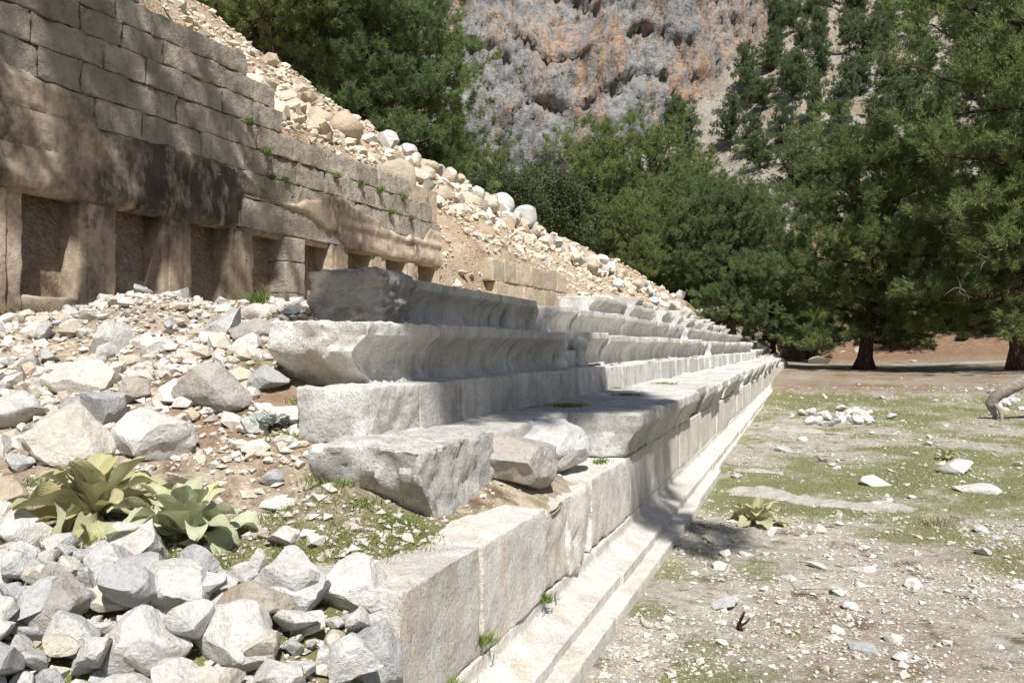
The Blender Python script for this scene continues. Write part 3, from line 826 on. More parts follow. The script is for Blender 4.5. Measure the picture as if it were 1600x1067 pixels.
riser = seat_row('plain_step_row', 'plain pale upright stone step row below the curved seats', -2.22, 1.085, 0.295, 0.42,
    [(3.86, 0.72, dict(r=0.018, endrough=0.03, rough=0.014, big=0.008)), (4.58, 0.62, {}), (5.20, 0.55, {}), (5.75, 0.66, {}), (6.41, 0.5, {}), (6.91, 0.72, {}), (7.63, 0.6, {}), (8.23, 0.7, {}), (8.93, 0.62, {})],
    9.56, 39.5, 0.5, 0.85, riser_front, 'riser', partname='step_block')
row1 = seat_row('curved_seat_row', 'lower row of curved overhanging stone seats with a broken near end', -2.40, 1.365, 0.395, 0.75,
    [(4.18, 1.05, dict(r=0.022, rough=0.016, big=0.015, endrough=0.05, step=0.03, low_end=lambda x, z: 0.22 * sstep(0.24, 0.0, z) + 0.10 * sstep(-0.2, -0.6, x))), (5.23, 0.95, {}), (6.18, 0.8, {}), (6.98, 0.75, {}), (7.73, 0.66, {})],
    9.35, 40, 0.65, 1.1, seat_front, 'seat', gaps=[(21.6, 22.4)])
row0 = seat_row('curved_seat_row', 'second row of curved stone seats behind the rounded boulder block', -3.0, 1.765, 0.385, 0.72,
    [(6.12, 0.78, dict(big=0.01)), (6.90, 1.15, {}), (8.05, 1.2, {})],
    10.15, 42, 0.65, 1.1, seat_front, 'seat0', gaps=[(21.6, 22.4)], miss=0.02)
row2 = seat_row('curved_seat_row', 'third row of weathered curved stone seats, starting further along', -3.62, 2.15, 0.37, 0.72, [],
    14.3, 42, 0.65, 1.1, seat_front, 'seat2', gaps=[(21.6, 22.4)], miss=0.18, jit=0.035)
row3 = seat_row('curved_seat_row', 'topmost broken row of curved stone seats with gaps under the rubble', -4.22, 2.5, 0.35, 0.7, [],
    18.6, 42, 0.65, 1.1, seat_front, 'seat3', gaps=[(21.6, 22.4), (30, 31)], miss=0.36, jit=0.06)
# tumbled rows in the shade at the far end
for X0, z0, lab in [(-1.75, 0.72, 'lowest tumbled seat row in tree shade at the far end'), (-2.3, 1.1, 'second tumbled seat row in tree shade at the far end'), (-2.9, 1.45, 'third tumbled seat row in tree shade at the far end'), (-3.5, 1.8, 'highest tumbled seat row in tree shade at the far end')]:
    e = empty('far_seat_row', (X0, 43, z0)); tag(e, lab, 'stone seating', 'rows of stone seating')
    for y, l in lens_fill(43, 58, 0.8, 1.3):
        if random.random() < 0.22: continue
        block_shared('seat_block', e, M['seat'], 'seatfar', 4, random.gauss(0, 0.06), y - 43, random.gauss(0, 0.03), 0.7, l * 0.95, 0.4, r=0.035, step=0.1, rough=0.015, front=seat_front, jit=0.04)
# far continuation of the podium
e = empty('far_podium_wall', (-1.3, 44.2, 0)); tag(e, 'shaded far end of the podium wall beyond the last cap stones', 'podium wall')
for y, l in lens_fill(44.2, 58, 0.8, 1.2):
    block_shared('upright_block', e, M['podium'], 'farup', 3, random.gauss(0, 0.03), y - 44.2, 0.15, 0.5, l, 0.62, r=0.03, step=0.12, rough=0.015, jit=0.02)

# carved lion-paw bosses and small stairs in the gaps
def boss_mesh():
    V, Fc = cube_surface(np.linspace(-1, 1, 9), np.linspace(-1, 1, 9), np.linspace(0, 1, 17))
    t = V[:, 2]
    # round the section
    xy = V[:, :2]
    m = np.abs(xy).max(1); l = np.linalg.norm(xy, axis=1)
    rad = np.interp(t, [0, 0.06, 0.16, 0.26, 0.36, 0.5, 0.7, 0.85, 0.95, 1.0], [0.82, 1.0, 1.02, 0.8, 0.66, 0.82, 1.0, 0.92, 0.6, 0.12])
    fac = np.where(l > 1e-6, m / np.maximum(l, 1e-6), 0) * rad
    V2 = np.stack([xy[:, 0] * fac * 0.105, xy[:, 1] * fac * 0.085, t * 0.37], 1)
    V2 += 0.006 * fbm(V2 * 25, 3, 8)[:, None] * np.array([1, 1, 0.4])
    return mesh_np('carved_paw', V2, Fc, 4)
boss = boss_mesh(); boss.materials.append(M['seat'])
def stair(y0, y1, label):
    e = empty('aisle_stair', (-2.4, y0, 1.36)); tag(e, label, 'stair', 'aisle stairs between the seats')
    w = y1 - y0
    for k, (x, z) in enumerate([(-2.52, 1.38), (-2.85, 1.56), (-3.12, 1.77), (-3.45, 1.95)]):
        global sd
        sd += 1
        block('stair_step', e, M['seat'], x + 2.4, 0.10, z - 1.36, 0.4, w - 0.2, 0.19, r=0.02, step=0.07, rough=0.01, seed=sd)
    for x, z in [(-2.5, 1.365), (-3.1, 1.765)]:
        for yy in (0.02, w - 0.02):
            ob('carved_paw', boss, None, e, (x + 2.4, yy, z - 1.36))
stair(8.42, 9.32, 'narrow aisle stair flanked by round carved paws, the nearest one')
stair(21.6, 22.4, 'narrow aisle stair flanked by round carved paws, the farther one')

# ------------------------------------------------------------------ retaining wall with niches
wall = empty('niche_wall', (WO[0], WO[1], 0), -WA)
tag(wall, 'high block retaining wall with a row of plastered niches and black soot stains', 'wall')
LV = [3.28, 3.70, 4.07, 4.42, 4.77, 5.10, 5.40, 5.70, 6.0, 6.3]
ENDS = [14.79, 14.79, 14.45, 13.55, 9.9, 9.75, 9.15, 7.3, 5.6]
NL = [5.79 + 1.16 * k for k in range(-1, 8)]
NWID = 0.67
for ci in range(9):
    z0, z1 = LV[ci], LV[ci + 1]
    first = 3.7 + random.uniform(-0.3, 0.1)
    if ci == 0:
        js = [3.6] + [n + NWID + 0.245 for n in NL]; js[-1] = ENDS[0]
        segs = [(a, b - a) for a, b in zip(js[:-1], js[1:])]
    else:
        segs = lens_fill(first, ENDS[ci], 0.48, 0.98, 0)
    for y, l in segs:
        sd += 1
        last = abs(y + l - ENDS[ci]) < 0.02
        px_ = 1360 - WDIST * 1407 / max(1, (y * 0.9174 + WDIST * 0.398))
        block('wall_block', wall, M['wallblock'], random.gauss(0, 0.006), y, z0, 0.55, l - 0.012, z1 - z0 - 0.010, r=0.018 if ci < 4 else 0.022, step=0.06, rough=0.024, chip=1.1, seed=sd, jit=0.004)
# pillars between niches, niche backs, sill
def pillar(y0, y1, z0, z1, mat, name, seed, kw):
    o = block(name, wall, mat, 0.0, y0, z0, 0.86, y1 - y0, z1 - z0, r=0.03, step=0.06, rough=0.016, chip=1.0, seed=seed, jit=0.0, **kw)
    return o
edges = [(3.6, NL[0])] + [(NL[i] + NWID, NL[i + 1]) for i in range(len(NL) - 1)] + [(NL[-1] + NWID, 14.79)]
for i, (a, b) in enumerate(edges):
    sd += 1
    if i == 5:     # bare block pier
        for z0, z1 in ((1.9, 2.42), (2.42, 2.90), (2.90, 3.27)):
            sd += 1
            block('pier_block', wall, M['wallblock'], 0.0, a + 0.02, z0, 0.55, b - a - 0.02, z1 - z0 - 0.01, r=0.02, step=0.05, rough=0.012, seed=sd, jit=0.002)
        continue
    pillar(a, b, 1.85, 3.27, M['plaster'], 'plastered_pier', sd, dict(big=0.02))
    # pilaster strip in relief on the plaster
    if b - a < 0.7:
        sd += 1
        block('pilaster_strip', wall, M['plaster'], 0.025, a + 0.10, 1.9, 0.2, (b - a) * 0.42, 1.3, r=0.012, step=0.06, rough=0.009, chip=1.0, seed=sd, jit=0.0)
for n in NL:
    sd += 1
    block('niche_back', wall, M['niche'], -0.74, n - 0.08, 1.85, 0.2, NWID + 0.16, 1.5, r=0.02, step=0.08, rough=0.012, seed=sd, jit=0.0)
    sd += 1
    block('niche_sill', wall, M['plaster'], 0.03 if random.random() < 0.6 else -0.02, n - 0.015, 1.80, 0.85, NWID + 0.03, 0.34, r=0.03, step=0.08, rough=0.02, seed=sd, jit=0.0)

# plaster skin over the band above the niches: sheet that dips behind the block faces where the plaster has fallen
ys = np.arange(3.7, 14.78, 0.035); zs = np.arange(3.20, 4.75, 0.035)
YS, ZS = np.meshgrid(ys, zs, indexing='ij')
top = np.interp(YS, [3.7, 5.4, 6.2, 6.55, 6.75, 7.3, 8.2, 9.0, 9.45, 9.9, 10.3, 10.9, 11.5, 12.0, 12.6, 13.4, 14.1, 14.35, 14.79],
                [4.55, 4.50, 4.42, 4.3, 4.02, 4.07, 4.12, 4.05, 3.88, 3.75, 3.80, 4.02, 4.05, 3.92, 3.80, 3.70, 3.72, 3.98, 3.93])
low = np.interp(YS, [3.7, 8.85, 9.0, 9.3, 10.5, 10.9, 11.3, 11.6, 14.79], [3.0, 3.0, 3.66, 3.74, 3.66, 3.52, 3.45, 3.0, 3.0])
wob = 0.09 * fbm2(YS, ZS, 3.0, 5, 51)
msk = np.minimum(top - ZS, ZS - low) + wob
# loose brick-sized holes on the left patch
patch = fbm2(YS * 0.7, ZS * 1.6, 1.6, 3, 52)
off = -0.06 + 0.098 * sstep(-0.03, 0.03, msk)
off += 0.009 * fbm2(YS, ZS, 2.0, 4, 53) + 0.008 * fbm2(YS, ZS, 11.0, 3, 54)
# broken cornice: a ragged ledge just above the niche heads
ledge = np.interp(ZS, [3.2, 3.27, 3.30, 3.36, 3.42, 3.52], [0.0, 0.012, 0.028, 0.04, 0.026, 0.0]) * sstep(-0.25, 0.2, fbm2(YS, YS * 0, 1.1, 4, 55)) * (msk > 0)
ledge2 = np.interp(ZS, [3.56, 3.6, 3.66, 3.72], [0, 0.022, 0.026, 0.0]) * sstep(11.0, 11.8, YS) * sstep(-0.02, 0.04, msk)
off = off + ledge * (1 + 0.5 * fbm2(YS, ZS, 8.0, 3, 56)) + ledge2
gro = np.zeros_like(off)
for lv in (3.70, 4.07, 4.42):
    gro += np.exp(-((ZS - lv - 0.02 * fbm2(YS, YS * 0, 1.5, 3, 58)) / 0.018) ** 2)
for yj, za, zb in ((4.3, 3.7, 4.07), (5.35, 3.7, 4.07), (5.0, 4.07, 4.42), (6.05, 4.07, 4.42), (6.2, 3.7, 4.07)):
    gro += np.exp(-((YS - yj) / 0.018) ** 2) * ((ZS > za) & (ZS < zb))
off = off - 0.035 * np.clip(gro, 0, 1) * sstep(7.0, 6.2, YS) - 0.018 * sstep(0.15, 0.3, fbm2(YS * 0.7, ZS, 1.8, 4, 59))
off[:, 0] = -0.1
PV = np.stack([off, YS, ZS], -1).reshape(-1, 3)
ob('plaster_skin', mesh_np('plaster_skin', PV, grid_faces(len(ys), len(zs))[:, ::-1], 4), M['plaster'], wall)

# short tan wall further along and stepped blocks beyond
sw = empty('short_retaining_wall', (*wall_xy(17.25, 0.0), 0), -WA)
tag(sw, 'short tan block wall half buried in scree past the niche wall', 'wall')
for (z0, z1, a, b, n) in [(2.0, 2.55, 0.3, 4.6, 6), (2.55, 3.15, 0.2, 5.0, 6), (3.15, 3.70, 0.1, 5.15, 6)]:
    for y, l in lens_fill(a + random.uniform(0, 0.2), b, 0.6, 1.1, 0.012):
        sd += 1
        block('wall_block', sw, M['hillblock'], random.gauss(0, 0.01), y, z0, 0.5, l, z1 - z0 - 0.012, r=0.04, step=0.1, rough=0.02, chip=1.0, seed=sd)
for j, (s0, n, z0, h, q) in enumerate([(25.5, 4, 2.62, 0.55, -0.2), (28.2, 3, 2.9, 0.5, 0.4), (31.5, 4, 2.75, 0.5, 0.0), (23.6, 2, 2.5, 0.5, -0.4)]):
    e = empty('block_course', (*wall_xy(s0, q), z0 - 0.1), -WA)
    tag(e, ['course of pale blocks lying above the topmost seats', 'higher short course of pale blocks under the scree stones', 'farther course of pale blocks near the pine trunk', 'two pale blocks just past the short tan wall'][j], 'block course', 'block courses above the seats')
    y = 0
    for i in range(n):
        sd += 1; l = random.uniform(0.7, 1.2)
        block('wall_block', e, M['hillblock'], random.gauss(0, 0.04), y, 0, 0.6, l, h + 0.1, r=0.06, step=0.12, rough=0.025, chip=1.0, big=0.03, seed=sd, rz=random.gauss(0, 0.04)); y += l + 0.03

# ------------------------------------------------------------------ rocks
import bmesh
def ico(sub):
    bm = bmesh.new(); bmesh.ops.create_icosphere(bm, subdivisions=sub, radius=1.0)
    V = np.array([v.co[:] for v in bm.verts]); Fc = np.array([[v.index for v in f.verts] for f in bm.faces]); bm.free()
    return V, Fc
ICO = {s: ico(s) for s in (1, 2, 3, 4)}
def rock_geo(seed, sub=3, cuts=9, rough=0.035, lo=0.38, hi=0.78):
    r = np.random.default_rng(seed)
    V, Fc = ICO[sub]; V = V.copy()
    for _ in range(cuts):
        n = r.normal(size=3); n /= np.linalg.norm(n); dd = r.uniform(lo, hi)
        ex = np.maximum(0, V @ n - dd)
        V -= ex[:, None] * n
    N = V / np.linalg.norm(V, axis=1, keepdims=True)
    V += N * (rough * fbm(V * 2.3 + seed, 4, seed))[:, None] * 1.4
    V += N * (rough * 0.6 * fbm(V * 6.0 + seed, 4, seed + 1, 0.65))[:, None]
    mn, mx = V.min(0), V.max(0)
    return (V - (mn + mx) / 2) / ((mx - mn) / 2), Fc       # fits the box -1..1
def sharp(me, a=24):
    me.set_sharp_from_angle(angle=math.radians(a)); return me
def rock_mesh(name, seed, sub=3, smooth=True, **kw):
    V, Fc = rock_geo(seed, sub, **kw)
    V = V * (1 - 0.15 * sstep(-0.2, 1, V[:, 2:3]) * np.array([1, 1, 0]))
    return sharp(mesh_np(name, V, Fc, 3, smooth))
RK = [rock_mesh('rubble', 300 + i, 3, cuts=15) for i in range(18)]
RKF = [rock_mesh('rubble', 500 + i, 2, cuts=11) for i in range(12)]
RKR = [rock_mesh('round_rock', 700 + i, 3, cuts=11, lo=0.55, hi=0.85, rough=0.07) for i in range(8)]
_mats = {}
def with_mat(me, m):
    k = (me.name, m.name)
    if k not in _mats:
        c = me.copy(); c.materials.clear(); c.materials.append(m); _mats[k] = c
    return _mats[k]
def put_rock(name, label, P, size, mat='rock', me=None, rz=None, tilt=0.25, group=None, sink=0.3, cat='rock'):
    me = with_mat(me or random.choice(RK), M[mat])
    o = ob(name, me)
    o.scale = [s / 2 for s in size]
    o.rotation_euler = (random.gauss(0, tilt), random.gauss(0, tilt), random.uniform(0, 6.28) if rz is None else rz)
    o.location = (P[0], P[1], P[2] + size[2] * (0.5 - sink))
    tag(o, label, cat, group)
    return o

# boulders one can point at: (label, px, py of the foot, distance, width, depth, height, material, own mesh seed, sink)
def slope_foot(px, D):
    p = at(px, HOR, D); return np.array([p[0], p[1], z_slope(p[0], p[1])[0]])
BOUL = [
    ('large angular tan grey boulder above the dark bare soil', 330, 4.85, 0.50, 0.42, 0.33, 'greyrock', 9001, 0.22),
    ('flat grey stone right behind the large tan boulder', 418, 5.15, 0.30, 0.3, 0.17, 'rock', 9002, 0.25),
    ('wide flat white boulder up the slope, left of the brown stone', 138, 5.3, 0.50, 0.4, 0.26, 'rock', 9053, 0.25),
    ('big smooth white boulder beside the mullein, leaning left', 110, 4.25, 0.42, 0.40, 0.36, 'rock', 9054, 0.22),
    ('long squared white block stone behind the mulleins', 237, 4.35, 0.50, 0.32, 0.31, 'rock', 9005, 0.2),
    ('rounded grey boulder cut by the frame edge, beside the big white boulder', 18, 4.75, 0.36, 0.34, 0.24, 'rock', 9056, 0.25),
    ('small rough brown stone beside the large tan boulder', 212, 5.0, 0.19, 0.18, 0.19, 'greyrock', 9007, 0.2),
    ('white pyramid shaped stone below the third niche', 219, 7.9, 0.32, 0.28, 0.29, 'rock', 9008, 0.15),
    ('flat grey slab sunk in the soil by the broken seat end', 452, 4.75, 0.30, 0.3, 0.14, 'rock', 9009, 0.45),
    ('long low grey slab left of the broken seat end', 400, 5.9, 0.45, 0.35, 0.2, 'greyrock', 9010, 0.3),
    ('cream stone tucked between the two mulleins', 212, 3.25, 0.27, 0.25, 0.2, 'rock', 9011, 0.22),
    ('pale grey smooth stone in front of the olive mullein', 165, 3.05, 0.2, 0.2, 0.16, 'rock', 9012, 0.2),
    ('big grey blue rock against the podium corner', 560, 2.95, 0.25, 0.28, 0.22, 'rock', 9013, 0.15),
    ('large jagged pale grey rock beside the podium corner', 455, 2.85, 0.30, 0.28, 0.26, 'rock', 9014, 0.2),
    ('white flat topped rock at the bottom edge of the heap', 370, 2.55, 0.34, 0.26, 0.2, 'rock', 9015, 0.2),
    ('flat tan stone lying on the front heap', 390, 2.68, 0.26, 0.2, 0.15, 'tanrock', 9016, 0.0),
    ('large smooth grey rock in the middle of the front heap', 275, 2.75, 0.26, 0.24, 0.2, 'rock', 9017, 0.1),
    ('broad blue grey rock low in the front heap', 225, 2.45, 0.27, 0.22, 0.2, 'rock', 9018, 0.1),
    ('dark grey angular rock at the left of the front heap', 92, 2.6, 0.2, 0.2, 0.18, 'greyrock', 9019, 0.1),
    ('upright pale rock under the grey rock by the podium', 585, 2.68, 0.2, 0.2, 0.24, 'rock', 9020, 0.3),
    ('cream stone on the left edge above the heap', 8, 3.7, 0.19, 0.17, 0.15, 'tanrock', 9021, 0.2),
    ('pale grey wedge stone on the left edge below the mullein', 30, 3.35, 0.26, 0.22, 0.17, 'rock', 9022, 0.2),
    ('flat cream stone lying on gravel right of the pale mullein', 442, 3.85, 0.24, 0.2, 0.07, 'rock', 9023, 0.3),
    ('blocky pale stone on gravel below the flat cream stone', 445, 3.4, 0.15, 0.14, 0.09, 'rock', 9024, 0.25),
]
BPOS = []
for lab, px, D, w, dp, h, mt_, seed, sk in BOUL:
    P = slope_foot(px, D)
    V, Fc = rock_geo(seed, 4, cuts=20, rough=0.06, lo=0.55, hi=0.88)
    V = V * np.array([1, 1, 1]) * (1 - 0.28 * sstep(-0.4, 1, V[:, 2:3]) * np.array([1, 1, 0]))
    me = sharp(mesh_np('boulder', V, Fc, 3), 20)
    put_rock('boulder', lab, P, (w, dp, h), mt_, me, rz=TH + random.gauss(0, 0.25), tilt=0.08, sink=sk, cat='boulder')
    BPOS.append((P[0], P[1], 0.5 * max(w, dp)))
# on the broken podium and at the seat ends
for lab, P, size, mt_, seed in [
    ('brown weathered boulder sitting on the broken podium top', (-1.58, 4.55, 0.77), (0.44, 0.50, 0.33), 'greyrock', 9101),
    ('white rounded boulder behind the brown one on the podium', (-1.62, 5.32, 0.76), (0.46, 0.78, 0.36), 'rock', 9102),
    ('rough squared brown grey block at the near end of the second seat row', (-3.33, 5.78, 1.74), (0.62, 0.66, 0.47), 'greyrock', 9103),
]:
    V, Fc = rock_geo(seed, 4, cuts=18 if seed == 9101 else 9, rough=0.06 if seed == 9101 else 0.11, lo=0.45 if seed == 9101 else 0.72, hi=0.85 if seed == 9101 else 0.96)
    if seed == 9103:
        V, Fc = block_geo(2, 2, 2, r=0.22, step=0.07, rough=0.05, chip=0.8, seed=77, big=0.20); V = V - np.array([-1, 1, 1]); me = mesh_np('boulder', V, Fc, 4)
    else: me = sharp(mesh_np('boulder', V, Fc, 3), 20)
    o = put_rock('boulder', lab, P, size, mt_, me, rz=0.15 if seed == 9103 else random.uniform(-.3, .3), tilt=0.04, sink=0.02, cat='boulder')
    BPOS.append((P[0], P[1], 0.3))

# rubble stones on the slope: the larger ones one by one
def free(x, y, r, lst, f=0.8):
    return all((x - a) ** 2 + (y - b) ** 2 > (f * (r + c)) ** 2 for a, b, c in lst)
MULL = [slope_foot(150, 3.62), slope_foot(290, 3.45)]
placed = list(BPOS) + [(m[0], m[1], 0.17) for m in MULL] + [(*slope_foot(px, D)[:2], 0.13) for px, D in ((285, 3.18), (330, 3.2), (160, 3.38), (250, 3.2))]
def on_blocks(x, y):
    if x > -1.62 and y > 2.45: return True
    if y > 3.3 and x > -2.35: return True
    if y > 3.8 and x > -2.7: return True
    if y > 4.1 and x > -3.1: return True
    if y > 5.4 and x > -3.75: return True
    s, q = wall_sq(x, y)
    return bool(q > -0.12 and s < 15)
cnt = 0; tries = 0; RUB = []
# front heap
while cnt < 170 and tries < 9000:
    tries += 1
    px = random.uniform(-60, 610); D = random.uniform(2.2, 3.25)
    if px > 420 and D > 2.95: continue
    p = at(px, HOR, D); x, y = p[0], p[1]
    if on_blocks(x, y): continue
    big = random.random()
    s = 0.085 + 0.19 * random.random() ** 1.9 if tries < 1500 else random.uniform(0.045, 0.11)
    if not free(x, y, s / 2, placed, 0.78): continue
    placed.append((x, y, s / 2)); RUB.append((x, y, s, 'pale limestone rubble stone in the loose heap in the foreground', 'rubble stones of the foreground heap', -0.05)); cnt += 1
# second layer on the heap
c2 = 0; pl2 = []
while c2 < 26:
    px = random.uniform(-40, 560); D = random.uniform(2.25, 2.85)
    p = at(px, HOR, D); s = random.uniform(0.11, 0.19)
    if on_blocks(p[0], p[1]) or not free(p[0], p[1], s / 2, pl2, 1.0): continue
    pl2.append((p[0], p[1], s / 2)); RUB.append((p[0], p[1], s, 'pale limestone rubble stone in the loose heap in the foreground', 'rubble stones of the foreground heap', -0.55)); c2 += 1
# slope up to the wall
cnt = 0; tries = 0
while cnt < 130 and tries < 20000:
    tries += 1
    px = random.uniform(-80, 560); D = random.uniform(3.3, 8.9)
    p = at(px, HOR, D); x, y = p[0], p[1]
    if on_blocks(x, y): continue
    if D < 4.6 and px > 330 and random.random() < 0.75: continue
    s = np.clip(abs(random.gauss(0, 0.13)) + 0.07, 0.07, 0.36) * (0.75 if D < 4.6 else 1.0)
    if D > 7.5: s = min(s, 0.19)
    if not free(x, y, s / 2, placed, 0.85): continue
    placed.append((x, y, s / 2)); cnt += 1
    RUB.append((x, y, s, 'pale limestone rubble stone strewn up the slope towards the niche wall', 'rubble stones strewn on the slope', 0.22))
def rub_label(x, y, s, lab):
    px, py, D = proj(np.array([x, y, 0.8])); px = float(px); D = float(D)
    size = 'small' if s < 0.1 else ('medium' if s < 0.17 else 'large')
    if 'heap' in lab:
        col = 'by the left frame edge' if px < 110 else ('below the olive mullein' if px < 230 else ('below the pale mullein' if px < 390 else 'close to the podium corner'))
        row = 'at the front' if D < 2.55 else ('in the middle' if D < 2.85 else 'at the back')
        return '%s pale stone %s of the foreground heap, %s' % (size, row, col)
    col = 'on the left edge' if px < 90 else ('above the big white boulder' if px < 200 and D > 4.6 else ('towards the tan boulder' if px < 380 else 'near the seat ends'))
    row = 'low on the slope around the mulleins' if D < 4.6 else ('halfway up the slope' if D < 6.6 else 'at the foot of the niche wall')
    return '%s pale rubble stone %s, %s' % (size, row, col)
zr = z_slope(np.array([r[0] for r in RUB]), np.array([r[1] for r in RUB]))
for (x, y, s, lab, grp, sk), z in zip(RUB, zr):
    put_rock('rubble_stone', rub_label(x, y, s, lab), (x, y, z), (s * random.uniform(0.9, 1.25), s * random.uniform(0.8, 1.1), s * random.uniform(0.5, 0.85)), 'rock', tilt=0.3, group=grp, sink=sk)

# gravel: small stones nobody could count
IV, IF = ICO[1]
OV = np.array([[1, 0, 0], [-1, 0, 0], [0, 1, 0], [0, -1, 0], [0, 0, 1], [0, 0, -1]], float)
OF = np.array([[0, 2, 4], [2, 1, 4], [1, 3, 4], [3, 0, 4], [2, 0, 5], [1, 2, 5], [3, 1, 5], [0, 3, 5]])
bmt = bmesh.new(); bmesh.ops.create_icosphere(bmt, subdivisions=1, radius=1.0)
I0V = np.array([v.co[:] for v in bmt.verts]); I0F = np.array([[v.index for v in f.verts] for f in bmt.faces]); bmt.free()
def gravel(name, label, X, Y, Z, S, mat, flat=0.6, hull=None, sink=0.3):
    hv, hf = hull if hull is not None else (OV * 1.15, OF)
    n = len(X)
    R = rng.normal(size=(n, 4)); R /= np.linalg.norm(R, axis=1, keepdims=True)
    w, x, y, z = R.T
    Rm = np.stack([1 - 2 * (y * y + z * z), 2 * (x * y - z * w), 2 * (x * z + y * w), 2 * (x * y + z * w), 1 - 2 * (x * x + z * z), 2 * (y * z - x * w), 2 * (x * z - y * w), 2 * (y * z + x * w), 1 - 2 * (x * x + y * y)], 1).reshape(n, 3, 3)
    V = hv[None] * rng.uniform(0.62, 1.15, size=(n, len(hv), 1)) * (S / 2)[:, None, None] * rng.uniform(0.6, 1.2, size=(n, 1, 3))
    V = np.einsum('nij,nkj->nki', Rm, V)
    V[..., 2] *= flat
    V += np.stack([X, Y, Z + S * flat * 0.5 * (1 - 2 * sink)], 1)[:, None]
    Fc = hf[None] + (np.arange(n) * len(hv))[:, None, None]
    me = mesh_np(name, V.reshape(-1, 3), Fc.reshape(-1, 3), 3, False)
    return tag(ob(name, me, mat), label, 'gravel', kind='stuff')
def scatter_slope(n, pxa, pxb, Da, Db, pw=1.0):
    px = rng.uniform(pxa, pxb, n); D = Da + (Db - Da) * rng.uniform(0, 1, n) ** pw
    u = (px - 800) / F
    return D * (-ST + u * CT), D * (CT + u * ST), D
def blocked(X, Y):
    b = ((X > -1.42) & (Y > 2.4)) | ((Y > 3.36) & (X > -2.32)) | ((Y > 3.84) & (X > -2.62)) | ((Y > 4.1) & (X > -3.12)) | ((Y > 5.5) & (X > -3.7))
    s, q = wall_sq(X, Y)
    return b | ((q > -0.03) & (s < 15))
# octahedron-sized crumbs + larger chips
X, Y, D = scatter_slope(30000, -120, 700, 2.2, 9.2, 1.0)
den = 0.55 + 0.6 * fbm2(X, Y, 1.4, 4, 61) + 0.25 * (D < 3.3)
k = (~blocked(X, Y)) & (rng.uniform(0, 1, len(X)) < den)
X, Y, D = X[k], Y[k], D[k]
S = np.clip(rng.lognormal(math.log(0.019), 0.65, len(X)), 0.007, 0.095) * np.interp(D, [2.5, 5, 9], [0.85, 1.1, 1.7])
gravel('slope_gravel', 'pale limestone chips covering the slope between larger stones', X, Y, z_slope(X, Y), S, M['gravel'])
X, Y, D = scatter_slope(3400, -120, 600, 4.3, 9.3)
k = ~blocked(X, Y); X, Y, D = X[k], Y[k], D[k]
S = np.clip(rng.lognormal(math.log(0.062), 0.55, len(X)), 0.025, 0.24)
gravel('slope_rubble', 'fist sized limestone rubble spread below the niche wall', X, Y, z_slope(X, Y), S, M['gravel'], 0.7, ICO[2] if False else (IV, IF))
# crumbs on top of the broken podium
X = rng.uniform(-1.9, -1.36, 1500); Y = rng.uniform(2.6, 6.0, 1500)
k = rng.uniform(0, 1, 1500) < sstep(-1.38, -1.75, X); X, Y = X[k], Y[k]
gravel('podium_crumbs', 'small stone crumbs lying on the broken podium top', X, Y, np.maximum(z_slope(X, Y), 0.755), np.clip(rng.lognormal(math.log(0.014), 0.5, len(X)), 0.006, 0.05), M['gravel'])

# track: gravel, stones, pale bedrock
px = rng.uniform(850, 1720, 80000); D = 3.7 * (30 / 3.7) ** rng.uniform(0, 1, 80000)
u = (px - 800) / F; X = D * (-ST + u * CT); Y = D * (CT + u * ST)
cv = cover_track(X, Y)
k = (X > -0.98) & (rng.uniform(0, 1, len(X)) < np.clip(0.8 - 0.9 * (cv - 0.3), 0.08, 1) * np.clip(0.5 + 1.5 * fbm2(X, Y, 1.1, 5, 62), 0.06, 1))
X, Y, D = X[k], Y[k], D[k]
S = np.clip(rng.lognormal(math.log(0.0135), 0.62, len(X)), 0.006, 0.075) * np.interp(D, [4, 8, 30], [0.95, 1.25, 2.5])
gravel('track_gravel', 'loose pale gravel scattered over the track', X, Y, z_track(X, Y), S, M['gravel'])

def ground_at(px, py):
    D = EYE * F / (py - HOR)
    for _ in range(6):
        p = at(px, HOR, D); D = (EYE - float(z_track(np.array([p[0]]), np.array([p[1]]))[0])) * F / (py - HOR)
    p = at(px, py, D); return p, D
TR = [('flat white slab lying on grass near the small mullein at the far right', 1492, 738, 62, 26, 0.5), ('long flat white slab on grass by the right edge', 1525, 768, 66, 18, 0.35), ('low white stone in the grass between bedrock strip and slabs', 1365, 757, 48, 14, 0.4),
      ('round white stone at the bottom right of the track', 1410, 1030, 34, 26, 0.7), ('flat pale stone left of the round white stone', 1348, 1015, 46, 24, 0.4), ('small white stone on the track near the podium step', 1010, 978, 24, 18, 0.7),
      ('pale flat stone half sunk near the upright twig', 1135, 948, 58, 30, 0.3), ('white stone beyond the upright twig', 1232, 906, 26, 14, 0.5), ('white stone in the brown moss patch', 1345, 916, 22, 14, 0.6), ('cream stone beside the small mullein', 1150, 746, 20, 12, 0.6),
      ('grey flat stone in the shade by the podium step', 1118, 848, 46, 16, 0.35), ('orange tinted stone by the far step edge', 1255, 688, 20, 11, 0.6), ('white stone in front of the bedrock strip', 1225, 706, 28, 15, 0.5), ('dark small stone standing in the far grass', 1452, 684, 10, 11, 0.9),
      ('pale half buried stone below the small mullein', 1280, 886, 40, 18, 0.25), ('pale half buried stone right of its twin below the mullein', 1345, 890, 42, 18, 0.25), ('flat bluish stone near the shaded step', 1165, 866, 24, 14, 0.4), ('small bright stone alone in the mid grass', 1255, 838, 14, 10, 0.6),
      ('small bright stone by the dry grass tuft', 1300, 728, 14, 9, 0.6), ('orange stone in the grass below the dry tuft', 1455, 843, 14, 9, 0.6), ('small orange stone near the right edge of the track', 1555, 842, 16, 8, 0.5), ('pale stone pair member beside the moss patch', 1195, 922, 20, 13, 0.6)]
